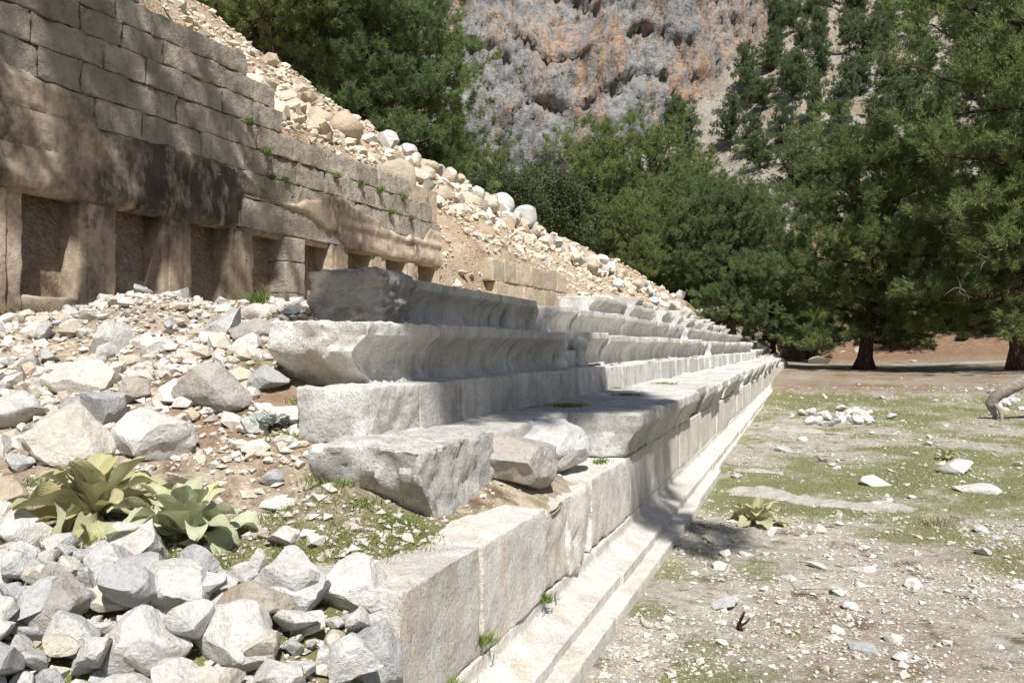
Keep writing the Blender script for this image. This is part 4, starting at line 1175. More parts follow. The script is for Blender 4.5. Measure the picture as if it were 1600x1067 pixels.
for lab, px, py, w, h, fl in TR:
    p, D = ground_at(px, py)
    W = w * D / F
    put_rock('track_stone', lab, p, (W, W * 0.8, max(0.03, W * fl * 0.8)), 'rock', tilt=0.1, sink=0.25, cat='stone', rz=TH + random.uniform(-.4, .4))
# low white stone pile
c = 0
while c < 46:
    px = random.gauss(1322, 42); py = random.gauss(655, 6)
    if not 1235 < px < 1430: continue
    p, D = ground_at(px, py); s = random.uniform(0.10, 0.26)
    put_rock('pile_stone', 'white stone in the low spread pile on the track', p + np.array([0, 0, 0.03 * random.random()]), (s * 1.2, s, s * 0.7), 'rock', me=random.choice(RKF), tilt=0.3, group='stones of the white pile', sink=0.12, cat='stone'); c += 1
c = 0
while c < 44:
    px = random.uniform(1545, 1680); py = random.gauss(628, 10)
    p, D = ground_at(px, py); s = random.uniform(0.12, 0.3)
    put_rock('pile_stone', 'white stone in the pile behind the bent dead branch', p, (s * 1.2, s, s * 0.7), 'rock', me=random.choice(RKF), tilt=0.3, group='stones of the pile at the right edge', sink=0.15, cat='stone'); c += 1
c = 0
while c < 40:
    px = random.uniform(1110, 1590); py = 590 + 420 * random.random() ** 1.7
    p, D = ground_at(px, py)
    if p[0] < -0.85: continue
    s = random.uniform(0.05, 0.12) * min(2.0, 0.6 + D / 14)
    put_rock('loose_track_stone', 'single pale loose stone lying on the track ground', p, (s * 1.1, s, s * 0.6), 'rock', me=random.choice(RKF), tilt=0.3, group='loose stones on the track', sink=0.2, cat='stone'); c += 1
# bedrock outcrop strips
def outcrop(label, pa, pb, wd, ht, seed):
    A, _ = ground_at(*pa); B, _ = ground_at(*pb)
    L = np.linalg.norm((B - A)[:2]); d = (B - A)[:2] / L; n = np.array([-d[1], d[0]])
    nu, nv = int(L / 0.03) + 2, 34
    U, Vv = np.meshgrid(np.linspace(0, 1, nu), np.linspace(-1, 1, nv), indexing='ij')
    wob = 0.35 * fbm2(U * L, U * 0, 1.2, 4, seed)
    wid = wd * (0.55 + 0.5 * fbm2(U * L + 9, U * 0, 1.7, 4, seed + 1) + 0.35 * np.sin(U * math.pi))
    X = A[0] + d[0] * U * L + n[0] * (Vv * wid + wob * wd); Y = A[1] + d[1] * U * L + n[1] * (Vv * wid + wob * wd)
    Z = z_track(X, Y) - 0.03 + ht * (np.clip(1 - Vv ** 2, 0, 1) * (0.75 + 1.3 * fbm2(X, Y, 2.6, 4, seed + 2)) + 0.35 * fbm2(X, Y, 12.0, 3, seed + 3)) * np.clip(np.minimum(U, 1 - U) * 10, 0, 1)
    me = mesh_np('bedrock', np.stack([X, Y, Z], -1).reshape(-1, 3), grid_faces(nu, nv), 4)
    tag(ob('bedrock_outcrop', me, M['greyrock']), label, 'bedrock', kind='structure')
outcrop('long low white bedrock strip crossing the track', (1128, 764), (1445, 800), 0.34, 0.085, 71)
outcrop('short pale tan bedrock patch by the podium step', (1140, 735), (1230, 742), 0.34, 0.06, 72)
outcrop('pale bedrock patch in the grass left of the stone pile', (1200, 668), (1290, 676), 0.5, 0.07, 74)

# ------------------------------------------------------------------ hillside stones
def hill_point(s, q):
    x, y = wall_xy(s, q); return np.array([x, y, float(z_hill(np.array([s]), np.array([q]))[0])])
HB = []
def hrock(lab, grp, s, q, size, mat='tanrock', me=None, sink=0.2, lift=0.0):
    P = hill_point(s, q); P[2] += lift
    put_rock('hillside_boulder', lab, P, size, mat, me or random.choice(RKF), tilt=0.3, group=grp, sink=sink)
# rough rubble bank above the wall
for i in range(112):
    s = random.uniform(9.5, 25); q = 0.7 + (s - 9.5) * 0.13 + abs(random.gauss(0, 0.5)) + random.uniform(0, 0.7)
    z = 0.16 + 0.42 * random.random() ** 1.6
    hrock('%s tan boulder in the rubble bank %s' % ('small' if z < 0.26 else ('medium' if z < 0.4 else 'large'), 'above the last wall courses with moss' if s < 13 else ('above the right end of the niche wall' if s < 17 else ('above the short tan wall' if s < 21 else 'beside the largest white boulder'))), 'boulders of the bank above the wall', s, q, (z * 1.2, z, z * 0.9), me=random.choice(RK), sink=0.32, lift=random.uniform(0, 0.15))
# dry stone bank descending towards the pines
for i in range(118):
    t = random.random(); s = 20 + t * 21; q = np.interp(s, [20, 27, 34, 41], [4.0, 3.4, 1.8, 0.6]) + random.gauss(0, 0.45)
    z = random.uniform(0.26, 0.6) * (1.1 - 0.2 * t)
    hrock('%s weathered boulder %s of the dry stone bank running to the pines' % ('small' if z < 0.36 else ('medium' if z < 0.5 else 'large'), 'in the upper part' if s < 27 else ('in the middle' if s < 34 else 'at the lower end')), 'boulders of the descending dry stone bank', s, q, (z * 1.15, z, z), 'tanrock' if random.random() < 0.5 else 'rock', random.choice(RKR) if random.random() < 0.6 else None, 0.22, random.uniform(0, 0.35))
for lab, s, q, size, mt_ in [('largest rounded white boulder on top of the dry stone bank', 26.2, 4.0, (1.4, 1.15, 0.95), 'rock'), ('rounded grey boulder beside the largest white one on the bank', 28.4, 3.8, (0.95, 0.9, 0.95), 'rock'), ('big tan boulder wedged in the bank above the wall end', 16.4, 2.1, (1.1, 0.9, 0.95), 'tanrock'), ('dark brown boulder beneath the bank above the wall', 13.6, 1.5, (0.8, 0.7, 0.75), 'tanrock'), ('tan boulder overhanging beside the short wall', 17.2, -0.35, (1.0, 0.7, 0.62), 'tanrock')]:
    V, Fc = rock_geo(int(s * 100), 3, cuts=11, lo=0.6, hi=0.92, rough=0.06)
    P = hill_point(s, q); P[2] += 0.15 if 'bank' in lab and s > 20 else 0
    put_rock('hillside_boulder', lab, P, size, mt_, mesh_np('boulder', V, Fc, 3), tilt=0.1, sink=0.2, cat='boulder')
# rubble along the upper seats and far end
for i in range(46):
    s = random.uniform(15, 44); q = random.uniform(-2.2, 0.3) + (0.5 if s > 30 else 0)
    z = random.uniform(0.2, 0.5)
    hrock('pale stone tumbled behind the upper seat rows', 'stones behind the upper seats', s, q, (z * 1.3, z, z * 0.7), 'rock' if random.random() < 0.7 else 'tanrock')
for i in range(22):
    s = random.uniform(38, 60); q = random.uniform(-1.5, 2.5)
    z = random.uniform(0.4, 1.0)
    hrock('shaded boulder among the trunks at the far end of the seats', 'boulders at the far end', s, q, (z * 1.3, z, z * 0.8), 'rock')
n = 26000
Sg = rng.uniform(3, 45, n); Qg = rng.uniform(-2.5, 8.2, n)
k = (Sg > 14.9) | (Qg > 0.45); Sg, Qg = Sg[k], Qg[k]
k = rng.uniform(0, 1, len(Sg)) < 0.6 + 0.7 * fbm2(Sg, Qg, 0.5, 4, 63); Sg, Qg = Sg[k], Qg[k]
Xg, Yg = wall_xy(Sg, Qg)
zz = z_hill(Sg, Qg)
SS = np.clip(rng.lognormal(math.log(0.085), 0.5, len(Sg)), 0.03, 0.32)
nb_ = 3600
Sb = np.concatenate([rng.uniform(5, 44, nb_ // 2), rng.uniform(9, 40, nb_ // 2)]); Qb = np.concatenate([rng.uniform(-2.3, 7.5, nb_ // 2), np.abs(rng.normal(0, 1.0, nb_ // 2)) + np.interp(Sb[nb_ // 2:], [9, 18, 27, 34, 40], [0.6, 1.6, 2.6, 1.4, 0.2])])
kb = ((Sb > 15) & ~((Sb > 17) & (Sb < 22.6) & (np.abs(Qb) < 0.6))) | (Qb > 0.6); Sb, Qb = Sb[kb], Qb[kb]
Xb, Yb = wall_xy(Sb, Qb)
gravel('hillside_rubble', 'rough angular tan rubble thrown over the hillside', Xb, Yb, z_hill(Sb, Qb), np.clip(rng.lognormal(math.log(0.2), 0.42, len(Sb)), 0.08, 0.5), M['hillgravel'], 0.8, (IV, IF), 0.25)
gravel('hillside_scree', 'tan scree of small stones on the hillside behind the wall', Xg, Yg, zz, SS, M['hillgravel'], 0.7)

# ------------------------------------------------------------------ plants: mullein rosettes
def mull_leaf(seed, curl, ruff, fold):
    r = np.random.default_rng(seed)
    nu, nv = 15, 9
    U, Vv = np.meshgrid(np.linspace(0, 1, nu), np.linspace(-1, 1, nv), indexing='ij')
    w = 0.215 * np.interp(U, [0, 0.12, 0.3, 0.55, 0.75, 0.9, 1.0], [0.2, 0.32, 0.66, 1.0, 0.95, 0.62, 0.06])
    ang = -curl * U ** 1.6                    # rises, then arches over
    ds = 1.0 / (nu - 1)
    yy = np.cumsum(np.cos(ang), 0) * ds; zz = np.cumsum(np.sin(ang), 0) * ds
    yy -= yy[:1]; zz -= zz[:1]
    ph = r.uniform(0, 6.28, 2)
    rf = ruff * np.where(Vv > 0, np.sin(U * 13 + ph[0]), np.sin(U * 12 + ph[1])) * np.abs(Vv) ** 1.5 * np.clip(U * 3, 0, 1)
    up = fold * np.abs(Vv) ** 1.3 * w + rf
    X = Vv * w * (1 - 0.25 * fold) + 0.03 * np.sin(U * 3 + ph[0]) * U
    V = np.stack([X, yy - np.sin(ang) * up, zz + np.cos(ang) * up], -1).reshape(-1, 3)
    return mesh_np('leaf', V, grid_faces(nu, nv), 4)
LEAF = [mull_leaf(i, c, r, f) for i, (c, r, f) in enumerate([(0.5, 0.03, 0.55), (0.9, 0.06, 0.45), (1.3, 0.075, 0.35), (1.7, 0.085, 0.3), (0.35, 0.025, 0.7), (1.1, 0.09, 0.2), (2.1, 0.09, 0.2)])]
def mullein(label, P, scale, mat, n, seed, wild=1.0):
    r = random.Random(seed)
    e = empty('mullein_plant', P, r.uniform(0, 6)); tag(e, label, 'plant', 'mullein plants')
    for i in range(n):
        t = i / (n - 1)                       # 0 centre .. 1 outside
        el = math.radians(80 - 68 * t ** 0.8 + r.gauss(0, 7) * wild)
        az = i * 2.39996 + r.gauss(0, 0.2)
        L = scale * (0.62 + 0.45 * t - 0.15 * (t > 0.85) + r.gauss(0, 0.07))
        li = r.choice([0, 4]) if t < 0.3 else (r.choice([0, 1, 2, 5]) if t < 0.7 else r.choice([1, 2, 3, 5, 6]))
        o = ob('leaf', with_mat(LEAF[li], M[mat]), None, e)
        o.rotation_mode = 'XYZ'
        o.rotation_euler = (Matrix.Rotation(az, 4, 'Z') @ Matrix.Rotation(el, 4, 'X') @ Matrix.Rotation(r.gauss(0, 0.25) * wild, 4, 'Y')).to_euler()
        o.scale = (L * r.uniform(0.9, 1.2), L, L)
        o.location = (0.012 * math.cos(az + 1.57), 0.012 * math.sin(az + 1.57), 0.015 + 0.04 * (1 - t) * scale)
    return e
mullein('large olive mullein rosette with twisted drooping leaves', MULL[0] + np.array([0, 0, 0.02]), 0.37, 'mullein', 32, 5, 1.7)
mullein('pale green mullein rosette with upright leaves beside the olive one', MULL[1] + np.array([0, 0, 0.02]), 0.34, 'mullein2', 26, 8, 1.1)
p, D = ground_at(1182, 818); mullein('small mullein rosette on the track near the podium', p, 0.30, 'mullein', 20, 11)
p, D = ground_at(1478, 718); mullein('tiny yellow green mullein far out on the grass', p, 0.22, 'mullein', 12, 12)
# silver rosette
def silver(P):
    e = empty('silver_plant', P); tag(e, 'low silver grey leafy plant by the broken step end', 'plant')
    for i in range(46):
        o = ob('leaf', with_mat(LEAF[random.choice([0, 1, 5])], M['silver']), None, e)
        a = random.uniform(0, 6.28); rr = 0.11 * math.sqrt(random.random())
        o.location = (rr * math.cos(a), rr * math.sin(a), 0.02 + 0.04 * random.random())
        o.rotation_euler = (random.uniform(0.2, 1.1), random.gauss(0, 0.3), random.uniform(0, 6.28))
        s = random.uniform(0.05, 0.09); o.scale = (s * 1.6, s, s)
P = slope_foot(425, 4.62); silver(P)

# ------------------------------------------------------------------ grass and weeds
def blades(name, label, X, Y, Z, H, mat, lean=0.5, w=0.0035, kind='stuff', cat='grass', W=None):
    n = len(X)
    a = rng.uniform(0, 6.283, n); l = rng.normal(0, lean, (n, 2)) * H[:, None]
    w = (np.full(n, w) if W is None else W)
    dx, dy = np.cos(a) * w, np.sin(a) * w
    B0 = np.stack([X - dx, Y - dy, Z - 0.01], 1); B1 = np.stack([X + dx, Y + dy, Z - 0.01], 1)
    m = np.stack([l[:, 0] * 0.35, l[:, 1] * 0.35, H * 0.55], 1)
    C0 = B0 + m + np.stack([dx, dy, 0 * dx], 1) * 0.3; C1 = B1 + m - np.stack([dx, dy, 0 * dx], 1) * 0.3
    T = np.stack([X + l[:, 0], Y + l[:, 1], Z + H * 0.95], 1)
    V = np.stack([B0, B1, C0, C1, T], 1).reshape(-1, 3)
    f = np.array([[0, 1, 3], [0, 3, 2], [2, 3, 4]])[None] + (np.arange(n) * 5)[:, None, None]
    me = mesh_np(name, V, f.reshape(-1, 3), 3, False)
    return tag(ob(name, me, mat), label, cat, kind=kind)
px = rng.uniform(880, 1720, 120000); D = 3.8 * (26 / 3.8) ** rng.uniform(0, 1, 120000)
u = (px - 800) / F; X = D * (-ST + u * CT); Y = D * (CT + u * ST)
k = (X > -0.97) & (rng.uniform(0, 1, len(X)) < np.clip((cover_track(X, Y) - 0.42) * 3.0, 0, 1))
X, Y, D = X[k], Y[k], D[k]
blades('track_grass', 'short sparse green grass on the track', X, Y, z_track(X, Y), rng.uniform(0.012, 0.035, len(X)) * np.interp(D, [4, 26], [0.8, 1.6]), M['grass'], 0.9, W=0.0022 * np.interp(D, [4, 26], [0.8, 3.0]))
X, Y, D = scatter_slope(60000, -100, 700, 2.9, 8.6, 1.2)
k = (~blocked(X, Y)) & (rng.uniform(0, 1, len(X)) < np.clip((cover_slope(X, Y) - 0.36) * 2.6, 0, 1))
X, Y = X[k], Y[k]
blades('slope_grass', 'thin green grass between the stones of the slope', X, Y, z_slope(X, Y), rng.uniform(0.015, 0.05, len(X)), M['grass'], 0.8, w=0.0022)
# weeds and tufts tucked along the joints
def weed(label, P, n, spread, h, mat='weed', name='weed_tuft', w=0.004, grp='weeds rooted among the stones', lean=0.6):
    X = P[0] + rng.normal(0, spread, n); Y = P[1] + rng.normal(0, spread, n)
    return tag(blades(name, label, X, Y, np.full(n, P[2]), rng.uniform(0.4, 1.0, n) * h, M[mat], lean, w, kind='stuff' if spread > 0.05 else 'thing', cat='weed'), group=grp)
weed('green grass tuft growing beside the wall rubble, left of the boulder block', slope_foot(403, 7.9), 130, 0.06, 0.22, w=0.006)
for px, D, lab in [(500, 4.72, 'weed under the broken seat end'), (475, 5.0, 'weed patch behind the flat grey slab'), (505, 4.25, 'weed by the plain step end'), (560, 3.75, 'weed beneath the squared paving block'), (610, 3.66, 'second weed beneath the squared paving block'), (520, 3.95, 'weed on the gravel below the squared block'), (330, 3.25, 'grass tuft below the pale mullein'), (420, 3.2, 'grass tuft on the gravel right of the pale mullein'), (60, 3.95, 'weed patch above the front heap'), (455, 4.55, 'weed under the plain step row')]:
    weed('green ' + lab, slope_foot(px, D), 110, 0.06, 0.045, w=0.0035, lean=1.0)
for P, lab in [((-1.62, 4.40, 0.75), 'green weed between squared block and brown boulder'), ((-1.36, 5.10, 0.56), 'green weed in the open joint of the podium'), ((-1.42, 5.9, 0.76), 'dark weed under the cap end on the podium'), ((-1.31, 3.262, 0.36), 'tiny weed in the podium joint'), ((-1.295, 2.9, 0.292), 'moss in the bed joint near the podium corner'), ((-1.295, 4.1, 0.292), 'moss in the bed joint under the cracked block')]:
    weed(lab, P, 110, 0.028, 0.05, w=0.004, lean=0.9)
for P, lab in [((-1.95, 6.9, 1.10), 'grass in the paving joint behind the cap'), ((-1.8, 8.6, 1.10), 'grass strip on the bench paving'), ((-2.19, 9.8, 1.10), 'grass at the foot of the plain step row'), ((-1.9, 11.5, 1.10), 'far grass on the bench paving')]:
    weed('green ' + lab, P, 260, 0.09, 0.035, w=0.004, lean=1.0)
# moss tufts in the wall joints
for s, z, lab in [(9.15, 4.78, 'highest'), (9.5, 4.45, 'upper'), (9.62, 4.1, 'left pair'), (9.95, 4.12, 'right pair'), (11.2, 4.42, 'middle'), (11.9, 4.43, 'second middle'), (12.5, 4.42, 'third'), (12.9, 4.08, 'lower'), (13.3, 4.42, 'far'), (13.6, 4.07, 'lowest far')]:
    x, y = wall_xy(s, -0.02)
    o = weed('dark moss tuft in the wall joints, the %s one' % lab, (x, y, z - 0.05), 130, 0.035, 0.11, w=0.006, grp='moss tufts in the wall', lean=0.5)
p, D = ground_at(1468, 822); weed('pale dry grass tuft standing on the track', p, 120, 0.07, 0.2, 'dry', 'dry_grass_tuft', 0.003, 'dry tufts', 0.5)
for px, D in [(20, 8.3), (70, 8.2), (-10, 7.9), (120, 8.3)]:
    weed('tangle of dry grey brown grass at the wall foot' , slope_foot(px, D), 240, 0.16, 0.28, 'dry', 'dry_grass_tuft', 0.005, 'dry grass at the wall foot', 0.8)

# ------------------------------------------------------------------ tubes, dead branch
def tube(pts, rad, seg=8, seed=0, rough=0.0):
    pts = np.asarray(pts, float); n = len(pts)
    T = np.gradient(pts, axis=0); T /= np.linalg.norm(T, axis=1, keepdims=True)
    ref = np.array([0.31, 0.17, 0.93]); A = np.cross(T, ref); A /= np.linalg.norm(A, axis=1, keepdims=True); B = np.cross(T, A)
    th = np.linspace(0, 2 * math.pi, seg, endpoint=False)
    rad = np.broadcast_to(np.asarray(rad, float), (n,))[:, None] * np.ones((1, seg))
    V = pts[:, None] + rad[..., None] * (np.cos(th)[None, :, None] * A[:, None] + np.sin(th)[None, :, None] * B[:, None])
    if rough:
        N = V - pts[:, None]
        V = V + N * (rough * fbm(V.reshape(-1, 3) * 6 + seed, 3, seed)).reshape(n, seg, 1)
    i = np.arange(n - 1)[:, None]; j = np.arange(seg)[None]
    f = np.stack([i * seg + j, i * seg + (j + 1) % seg, (i + 1) * seg + (j + 1) % seg, (i + 1) * seg + j], -1).reshape(-1, 4)
    V = np.concatenate([V.reshape(-1, 3), pts[:1], pts[-1:]])
    c0, c1 = n * seg, n * seg + 1
    j = np.arange(seg)
    cap0 = np.stack([(j + 1) % seg, j, np.full(seg, c0), np.full(seg, c0)], 1)
    cap1 = np.stack([(n - 1) * seg + j, (n - 1) * seg + (j + 1) % seg, np.full(seg, c1), np.full(seg, c1)], 1)
    return V, f, np.concatenate([cap0, cap1])[:, :3]
def tubes_mesh(name, L, mat, parent=None, seg=8, rough=0.12):
    Vs, Fs, off = [], [], 0
    for i, (pts, rad) in enumerate(L):
        V, f, c = tube(pts, rad, seg, i, rough)
        t = np.concatenate([f[:, [0, 1, 2]], f[:, [0, 2, 3]], c]) + off
        Vs.append(V); Fs.append(t); off += len(V)
    return ob(name, mesh_np(name, np.concatenate(Vs), np.concatenate(Fs), 3), mat, parent)
def smooth_path(P, n=14):
    P = np.asarray(P, float); t = np.linspace(0, len(P) - 1, n); i = np.clip(t.astype(int), 0, len(P) - 2); f = (t - i)[:, None]
    p0 = P[np.clip(i - 1, 0, len(P) - 1)]; p1 = P[i]; p2 = P[i + 1]; p3 = P[np.clip(i + 2, 0, len(P) - 1)]
    return 0.5 * ((2 * p1) + (-p0 + p2) * f + (2 * p0 - 5 * p1 + 4 * p2 - p3) * f ** 2 + (-p0 + 3 * p1 - 3 * p2 + p3) * f ** 3)
p, D = ground_at(1552, 655)
sc_ = D / F
e = empty('dead_branch', p); tag(e, 'thick bent dead branch arching off the track at the right edge', 'branch')
def bp(px, py, dd=0): 
    q = at(px, py, D + dd); return q - p
tubes_mesh('bough', [(smooth_path([bp(1548, 634), bp(1556, 620, -.1), bp(1575, 608, -.2), bp(1600, 596, -.3), bp(1640, 578, -.3), bp(1690, 560, 0), bp(1750, 600, 0.4), bp(1790, 660, 0.6)], 26), np.linspace(8, 12, 26) * sc_)], M['deadwood'], e, 10, 0.25)
tubes_mesh('foot', [(smooth_path([bp(1553, 622), bp(1549, 636), bp(1556, 650), bp(1548, 658)], 12), np.array([8, 7.5, 7, 7, 6.5, 6, 6, 5.5, 5, 5, 4.5, 4]) * sc_), (smooth_path([bp(1553, 630, -.1), bp(1562, 640, -.2), bp(1565, 650, -.25), bp(1566, 659, -.3)], 10), np.linspace(4, 2.2, 10) * sc_)], M['deadwood'], e, 8, 0.25)
p, D = ground_at(1160, 985); sc_ = D / F
e = empty('upright_twig', p); tag(e, 'small upright broken twig standing in the track gravel', 'twig')
tubes_mesh('stem', [(smooth_path([bp(1158, 986), bp(1155, 975), bp(1160, 962), bp(1163, 955)], 9), np.linspace(5, 2, 9) * sc_), (smooth_path([bp(1155, 978), bp(1166, 972), bp(1172, 964)], 7), np.linspace(2.4, 1, 7) * sc_)], M['bark'], e, 6, 0.3)
p, D = ground_at(1240, 930); sc_ = D / F
e = empty('fallen_twig', p); tag(e, 'thin pale forked twig lying on the track', 'twig')
tubes_mesh('stem', [(smooth_path([bp(1232, 942) + [0, 0, .02], bp(1244, 926) + [0, 0, .02], bp(1310, 923) + [0, 0, .015]], 12), np.full(12, 1.1 * sc_)), (smooth_path([bp(1244, 926) + [0, 0, .02], bp(1236, 918) + [0, 0, .03]], 5), np.full(5, 0.9 * sc_))], M['deadwood'], e, 5, 0.2)

# ------------------------------------------------------------------ trees
def tufts(C, N, L, W, nb, spread, rs):
    """needle tufts: nb thin triangles each, leaning around N."""
    n = len(C)
    d = rs.normal(size=(n, nb, 3)) * spread + N[:, None]
    d /= np.linalg.norm(d, axis=2, keepdims=True)
    s = np.cross(d, rs.normal(size=(n, nb, 3))); s /= np.linalg.norm(s, axis=2, keepdims=True)
    ln = (L * rs.uniform(0.65, 1.2, (n, nb)))[..., None]
    w = (W * rs.uniform(0.7, 1.2, (n, nb)))[..., None]
    base = C[:, None] + d * ln * 0.12 + rs.normal(size=(n, nb, 3)) * L * 0.12
    V = np.stack([base - s * w * 0.5, base + s * w * 0.5, base + d * ln], 2).reshape(-1, 3)
    return V, np.arange(n * nb * 3).reshape(-1, 3)

def pine_geo(seed, H, R, cb, nt, L=0.26, W=0.034, nb=12, limbs=46, droop=0.15, rad=0.3, top=0.55, padr=(0.7, 1.3), flat=0.5, lean=(0, 0), clump=15):
    rs = np.random.default_rng(seed)
    tb = []
    nseg = 16
    t = np.linspace(0, 1, nseg)
    wx = np.cumsum(rs.normal(0, 0.012, nseg)) * H + lean[0] * t * H; wy = np.cumsum(rs.normal(0, 0.012, nseg)) * H + lean[1] * t * H
    wx -= wx[0]; wy -= wy[0]
    tp = np.stack([wx, wy, t * H * 0.97], 1)
    tr = rad * (1 - 0.93 * t) * (1 + 0.75 * np.exp(-t * 26))
    tb.append((tp, tr))
    pads = []
    for i in range(limbs):
        f = (i + 0.5) / limbs
        h = cb + (1 - cb) * f ** 0.9
        az = i * 2.39996 + rs.normal(0, 0.35)
        prof = np.interp(f, [0, 0.12, 0.35, 0.7, 0.9, 1], [0.72, 0.95, 1.0, top + 0.25, top, 0.25])
        ln = R * prof * rs.uniform(0.7, 1.12)
        p0 = np.array([np.interp(h, t, wx), np.interp(h, t, wy), h * H * 0.97])
        el = np.interp(f, [0, 0.5, 1], [-droop, 0.12, 0.85]) + rs.normal(0, 0.13)
        dv = np.array([math.cos(az) * math.cos(el), math.sin(az) * math.cos(el), math.sin(el)])
        q = [p0]
        for j in range(1, 6):
            q.append(p0 + dv * ln * j / 5 + rs.normal(0, 0.05, 3) * ln * (j / 5) + np.array([0, 0, 0.10 * ln * (j / 5) ** 2]))
        q = smooth_path(q, 9)
        tb.append((q, np.linspace(max(0.03, rad * 0.34 * (1 - 0.7 * f)), 0.015, 9)))
        npd = max(2, int(ln * 1.6))
        for j in range(npd):
            g = rs.uniform(0.32, 1.0) if j else 1.0
            c = q[min(8, int(g * 8))] + np.append(rs.normal(0, 0.22, 2) * ln * 0.9 * g, rs.normal(0.12, 0.2))
            pr = rs.uniform(*padr) * (0.75 + 0.35 * (1 - f))
            pads.append((c, pr))
    pw = np.array([p[1] ** 2 for p in pads]); pw /= pw.sum()
    cnts = rs.multinomial(nt, pw)
    C, N = [], []
    ctr = np.array([wx[-1] * 0.5, wy[-1] * 0.5, H * (cb + 0.25 * (1 - cb))])
    for (c, pr), m in zip(pads, cnts):
        ns = max(4, int(m / clump))
        v = rs.normal(size=(ns, 3)); v /= np.linalg.norm(v, axis=1, keepdims=True)
        v[:, 2] = np.where(v[:, 2] < -0.15, -v[:, 2] * 0.6, v[:, 2])
        r = pr * rs.uniform(0.45, 1.1, ns) ** 0.6
        sc = c + v * r[:, None] * np.array([1.15, 1.15, flat])
        out = c - ctr; out = out / (np.linalg.norm(out) + 1e-6)
        sn = v * np.array([0.8, 0.8, 0.6]) + out * 0.5 + np.array([0, 0, 0.35])
        sn /= np.linalg.norm(sn, axis=1, keepdims=True)
        idx = rs.integers(0, ns, m)
        along = rs.uniform(-1.0, 1.0, m)[:, None] * L * 1.15
        P = sc[idx] + sn[idx] * along + rs.normal(size=(m, 3)) * L * 0.42
        C.append(P); N.append(sn[idx] * 0.9 + rs.normal(size=(m, 3)) * 0.35)
    C = np.concatenate(C); N = np.concatenate(N); N /= np.linalg.norm(N, axis=1, keepdims=True)
    V, f = tufts(C, N, L, W, nb, 0.55, rs)
    return tb, V, f

def make_trunk_mesh(tb, mat, seg0=12):
    Vs, Fs, off = [], [], 0
    for i, (pts, rad) in enumerate(tb):
        V, f, c = tube(pts, rad, seg0 if i == 0 else 5, i, 0.15 if i == 0 else 0.05)
        t = np.concatenate([f[:, [0, 1, 2]], f[:, [0, 2, 3]], c]) + off
        Vs.append(V); Fs.append(t); off += len(V)
    me = mesh_np('trunk', np.concatenate(Vs), np.concatenate(Fs), 3); me.materials.append(mat); return me
PINES = {}
def pine_type(key, mat='needle', **kw):
    tb, V, f = pine_geo(**kw)
    cm = mesh_np('crown', V, f, 3, False); cm.materials.append(M[mat])
    PINES[key] = (make_trunk_mesh(tb, M['bark']), cm)
def plant(key, P, scale, rz, label, group, name='pine_tree', cat='tree', sz=None):
    e = empty(name, P, rz); tag(e, label, cat, group)
    e.scale = (scale, scale, scale if sz is None else sz)
    tm, cm = PINES[key]
    ob('trunk', tm, None, e); ob('crown', cm, None, e)
    return e
pine_type('A', seed=1, H=14, R=4.3, cb=0.10, nt=16500, limbs=52, rad=0.36, top=0.8, padr=(0.8, 1.5), flat=0.7, droop=0.05)
pine_type('B', seed=2, H=14, R=3.7, cb=0.15, nt=14000, limbs=46, rad=0.34, top=0.9, padr=(0.8, 1.5), flat=0.7, droop=0.05)
pine_type('C', seed=3, H=15, R=4.0, cb=0.42, nt=11000, limbs=42, rad=0.34, top=0.9, padr=(0.8, 1.4), flat=0.7, droop=0.0)
pine_type('R', seed=4, H=21, R=6.2, cb=0.13, nt=36000, limbs=66, rad=0.52, top=0.75, L=0.27, W=0.036, nb=9, padr=(0.9, 1.7), droop=0.28, flat=0.62)
pine_type('T', seed=5, H=12.5, R=5.4, cb=0.15, nt=20000, limbs=48, rad=0.44, top=0.75, droop=0.15, padr=(0.9, 1.6), flat=0.65)
for kk, sd_ in (('f1', 21), ('f2', 22), ('f3', 23), ('f4', 24)):
    pine_type(kk, 'farneedle', seed=sd_, H=10, R=3.1 + 0.35 * (sd_ % 3), cb=0.22, nt=2700, L=0.5, W=0.14, nb=6, limbs=26, rad=0.22, top=0.85, padr=(0.6, 1.25), flat=0.65, droop=0.0)

def ground_z(x, y):
    s, q = wall_sq(x, y)
    if q > -3 and s < 95: return float(max(z_hill(np.array([s]), np.array([q]))[0], z_track(np.array([x]), np.array([y]))[0]))
    if x < -1.4: return float(z_slope(x, y)[0])
    return float(z_track(np.array([x]), np.array([y]))[0])
def tree_at(key, px, D, top_py, rz, label, group, H=None, base=None, wide=1.0):
    p = at(px, HOR, D); z = ground_z(p[0], p[1]) if base is None else base
    ztop = EYE + (HOR - top_py - 26) / F * D
    h = {'A': 14, 'B': 14, 'C': 15, 'R': 21, 'T': 12.5}[key]
    sz = max(0.35, (ztop - z) / h)
    return plant(key, (p[0], p[1], z - 0.1), sz * wide, rz, label, group, sz=sz)
G1 = 'pines behind the hillside crest'; G2 = 'pines beyond the stone seats'; G3 = 'big pines on the track'
for a in [('C', 452, 30, -230, 0.3, 'pine with dark bare trunk standing on the hillside crest, top left'), ('B', 575, 33, -150, 1.4, 'tall dense pine on the crest right of the bare dark trunk'), ('A', 625, 38, -20, 2.2, 'lower pine at the right end of the crest group'),
          ('B', 520, 40, -170, 3.2, 'pine filling the gap behind the bare dark trunk'), ('C', 365, 36, -250, 4.0, 'leftmost pine peeking over the scree crest'), ('A', 690, 48, 190, 0.9, 'small pine low behind the end of the crest pines')]:
    tree_at(a[0], a[1], a[2], a[3], a[4], a[5], G1)
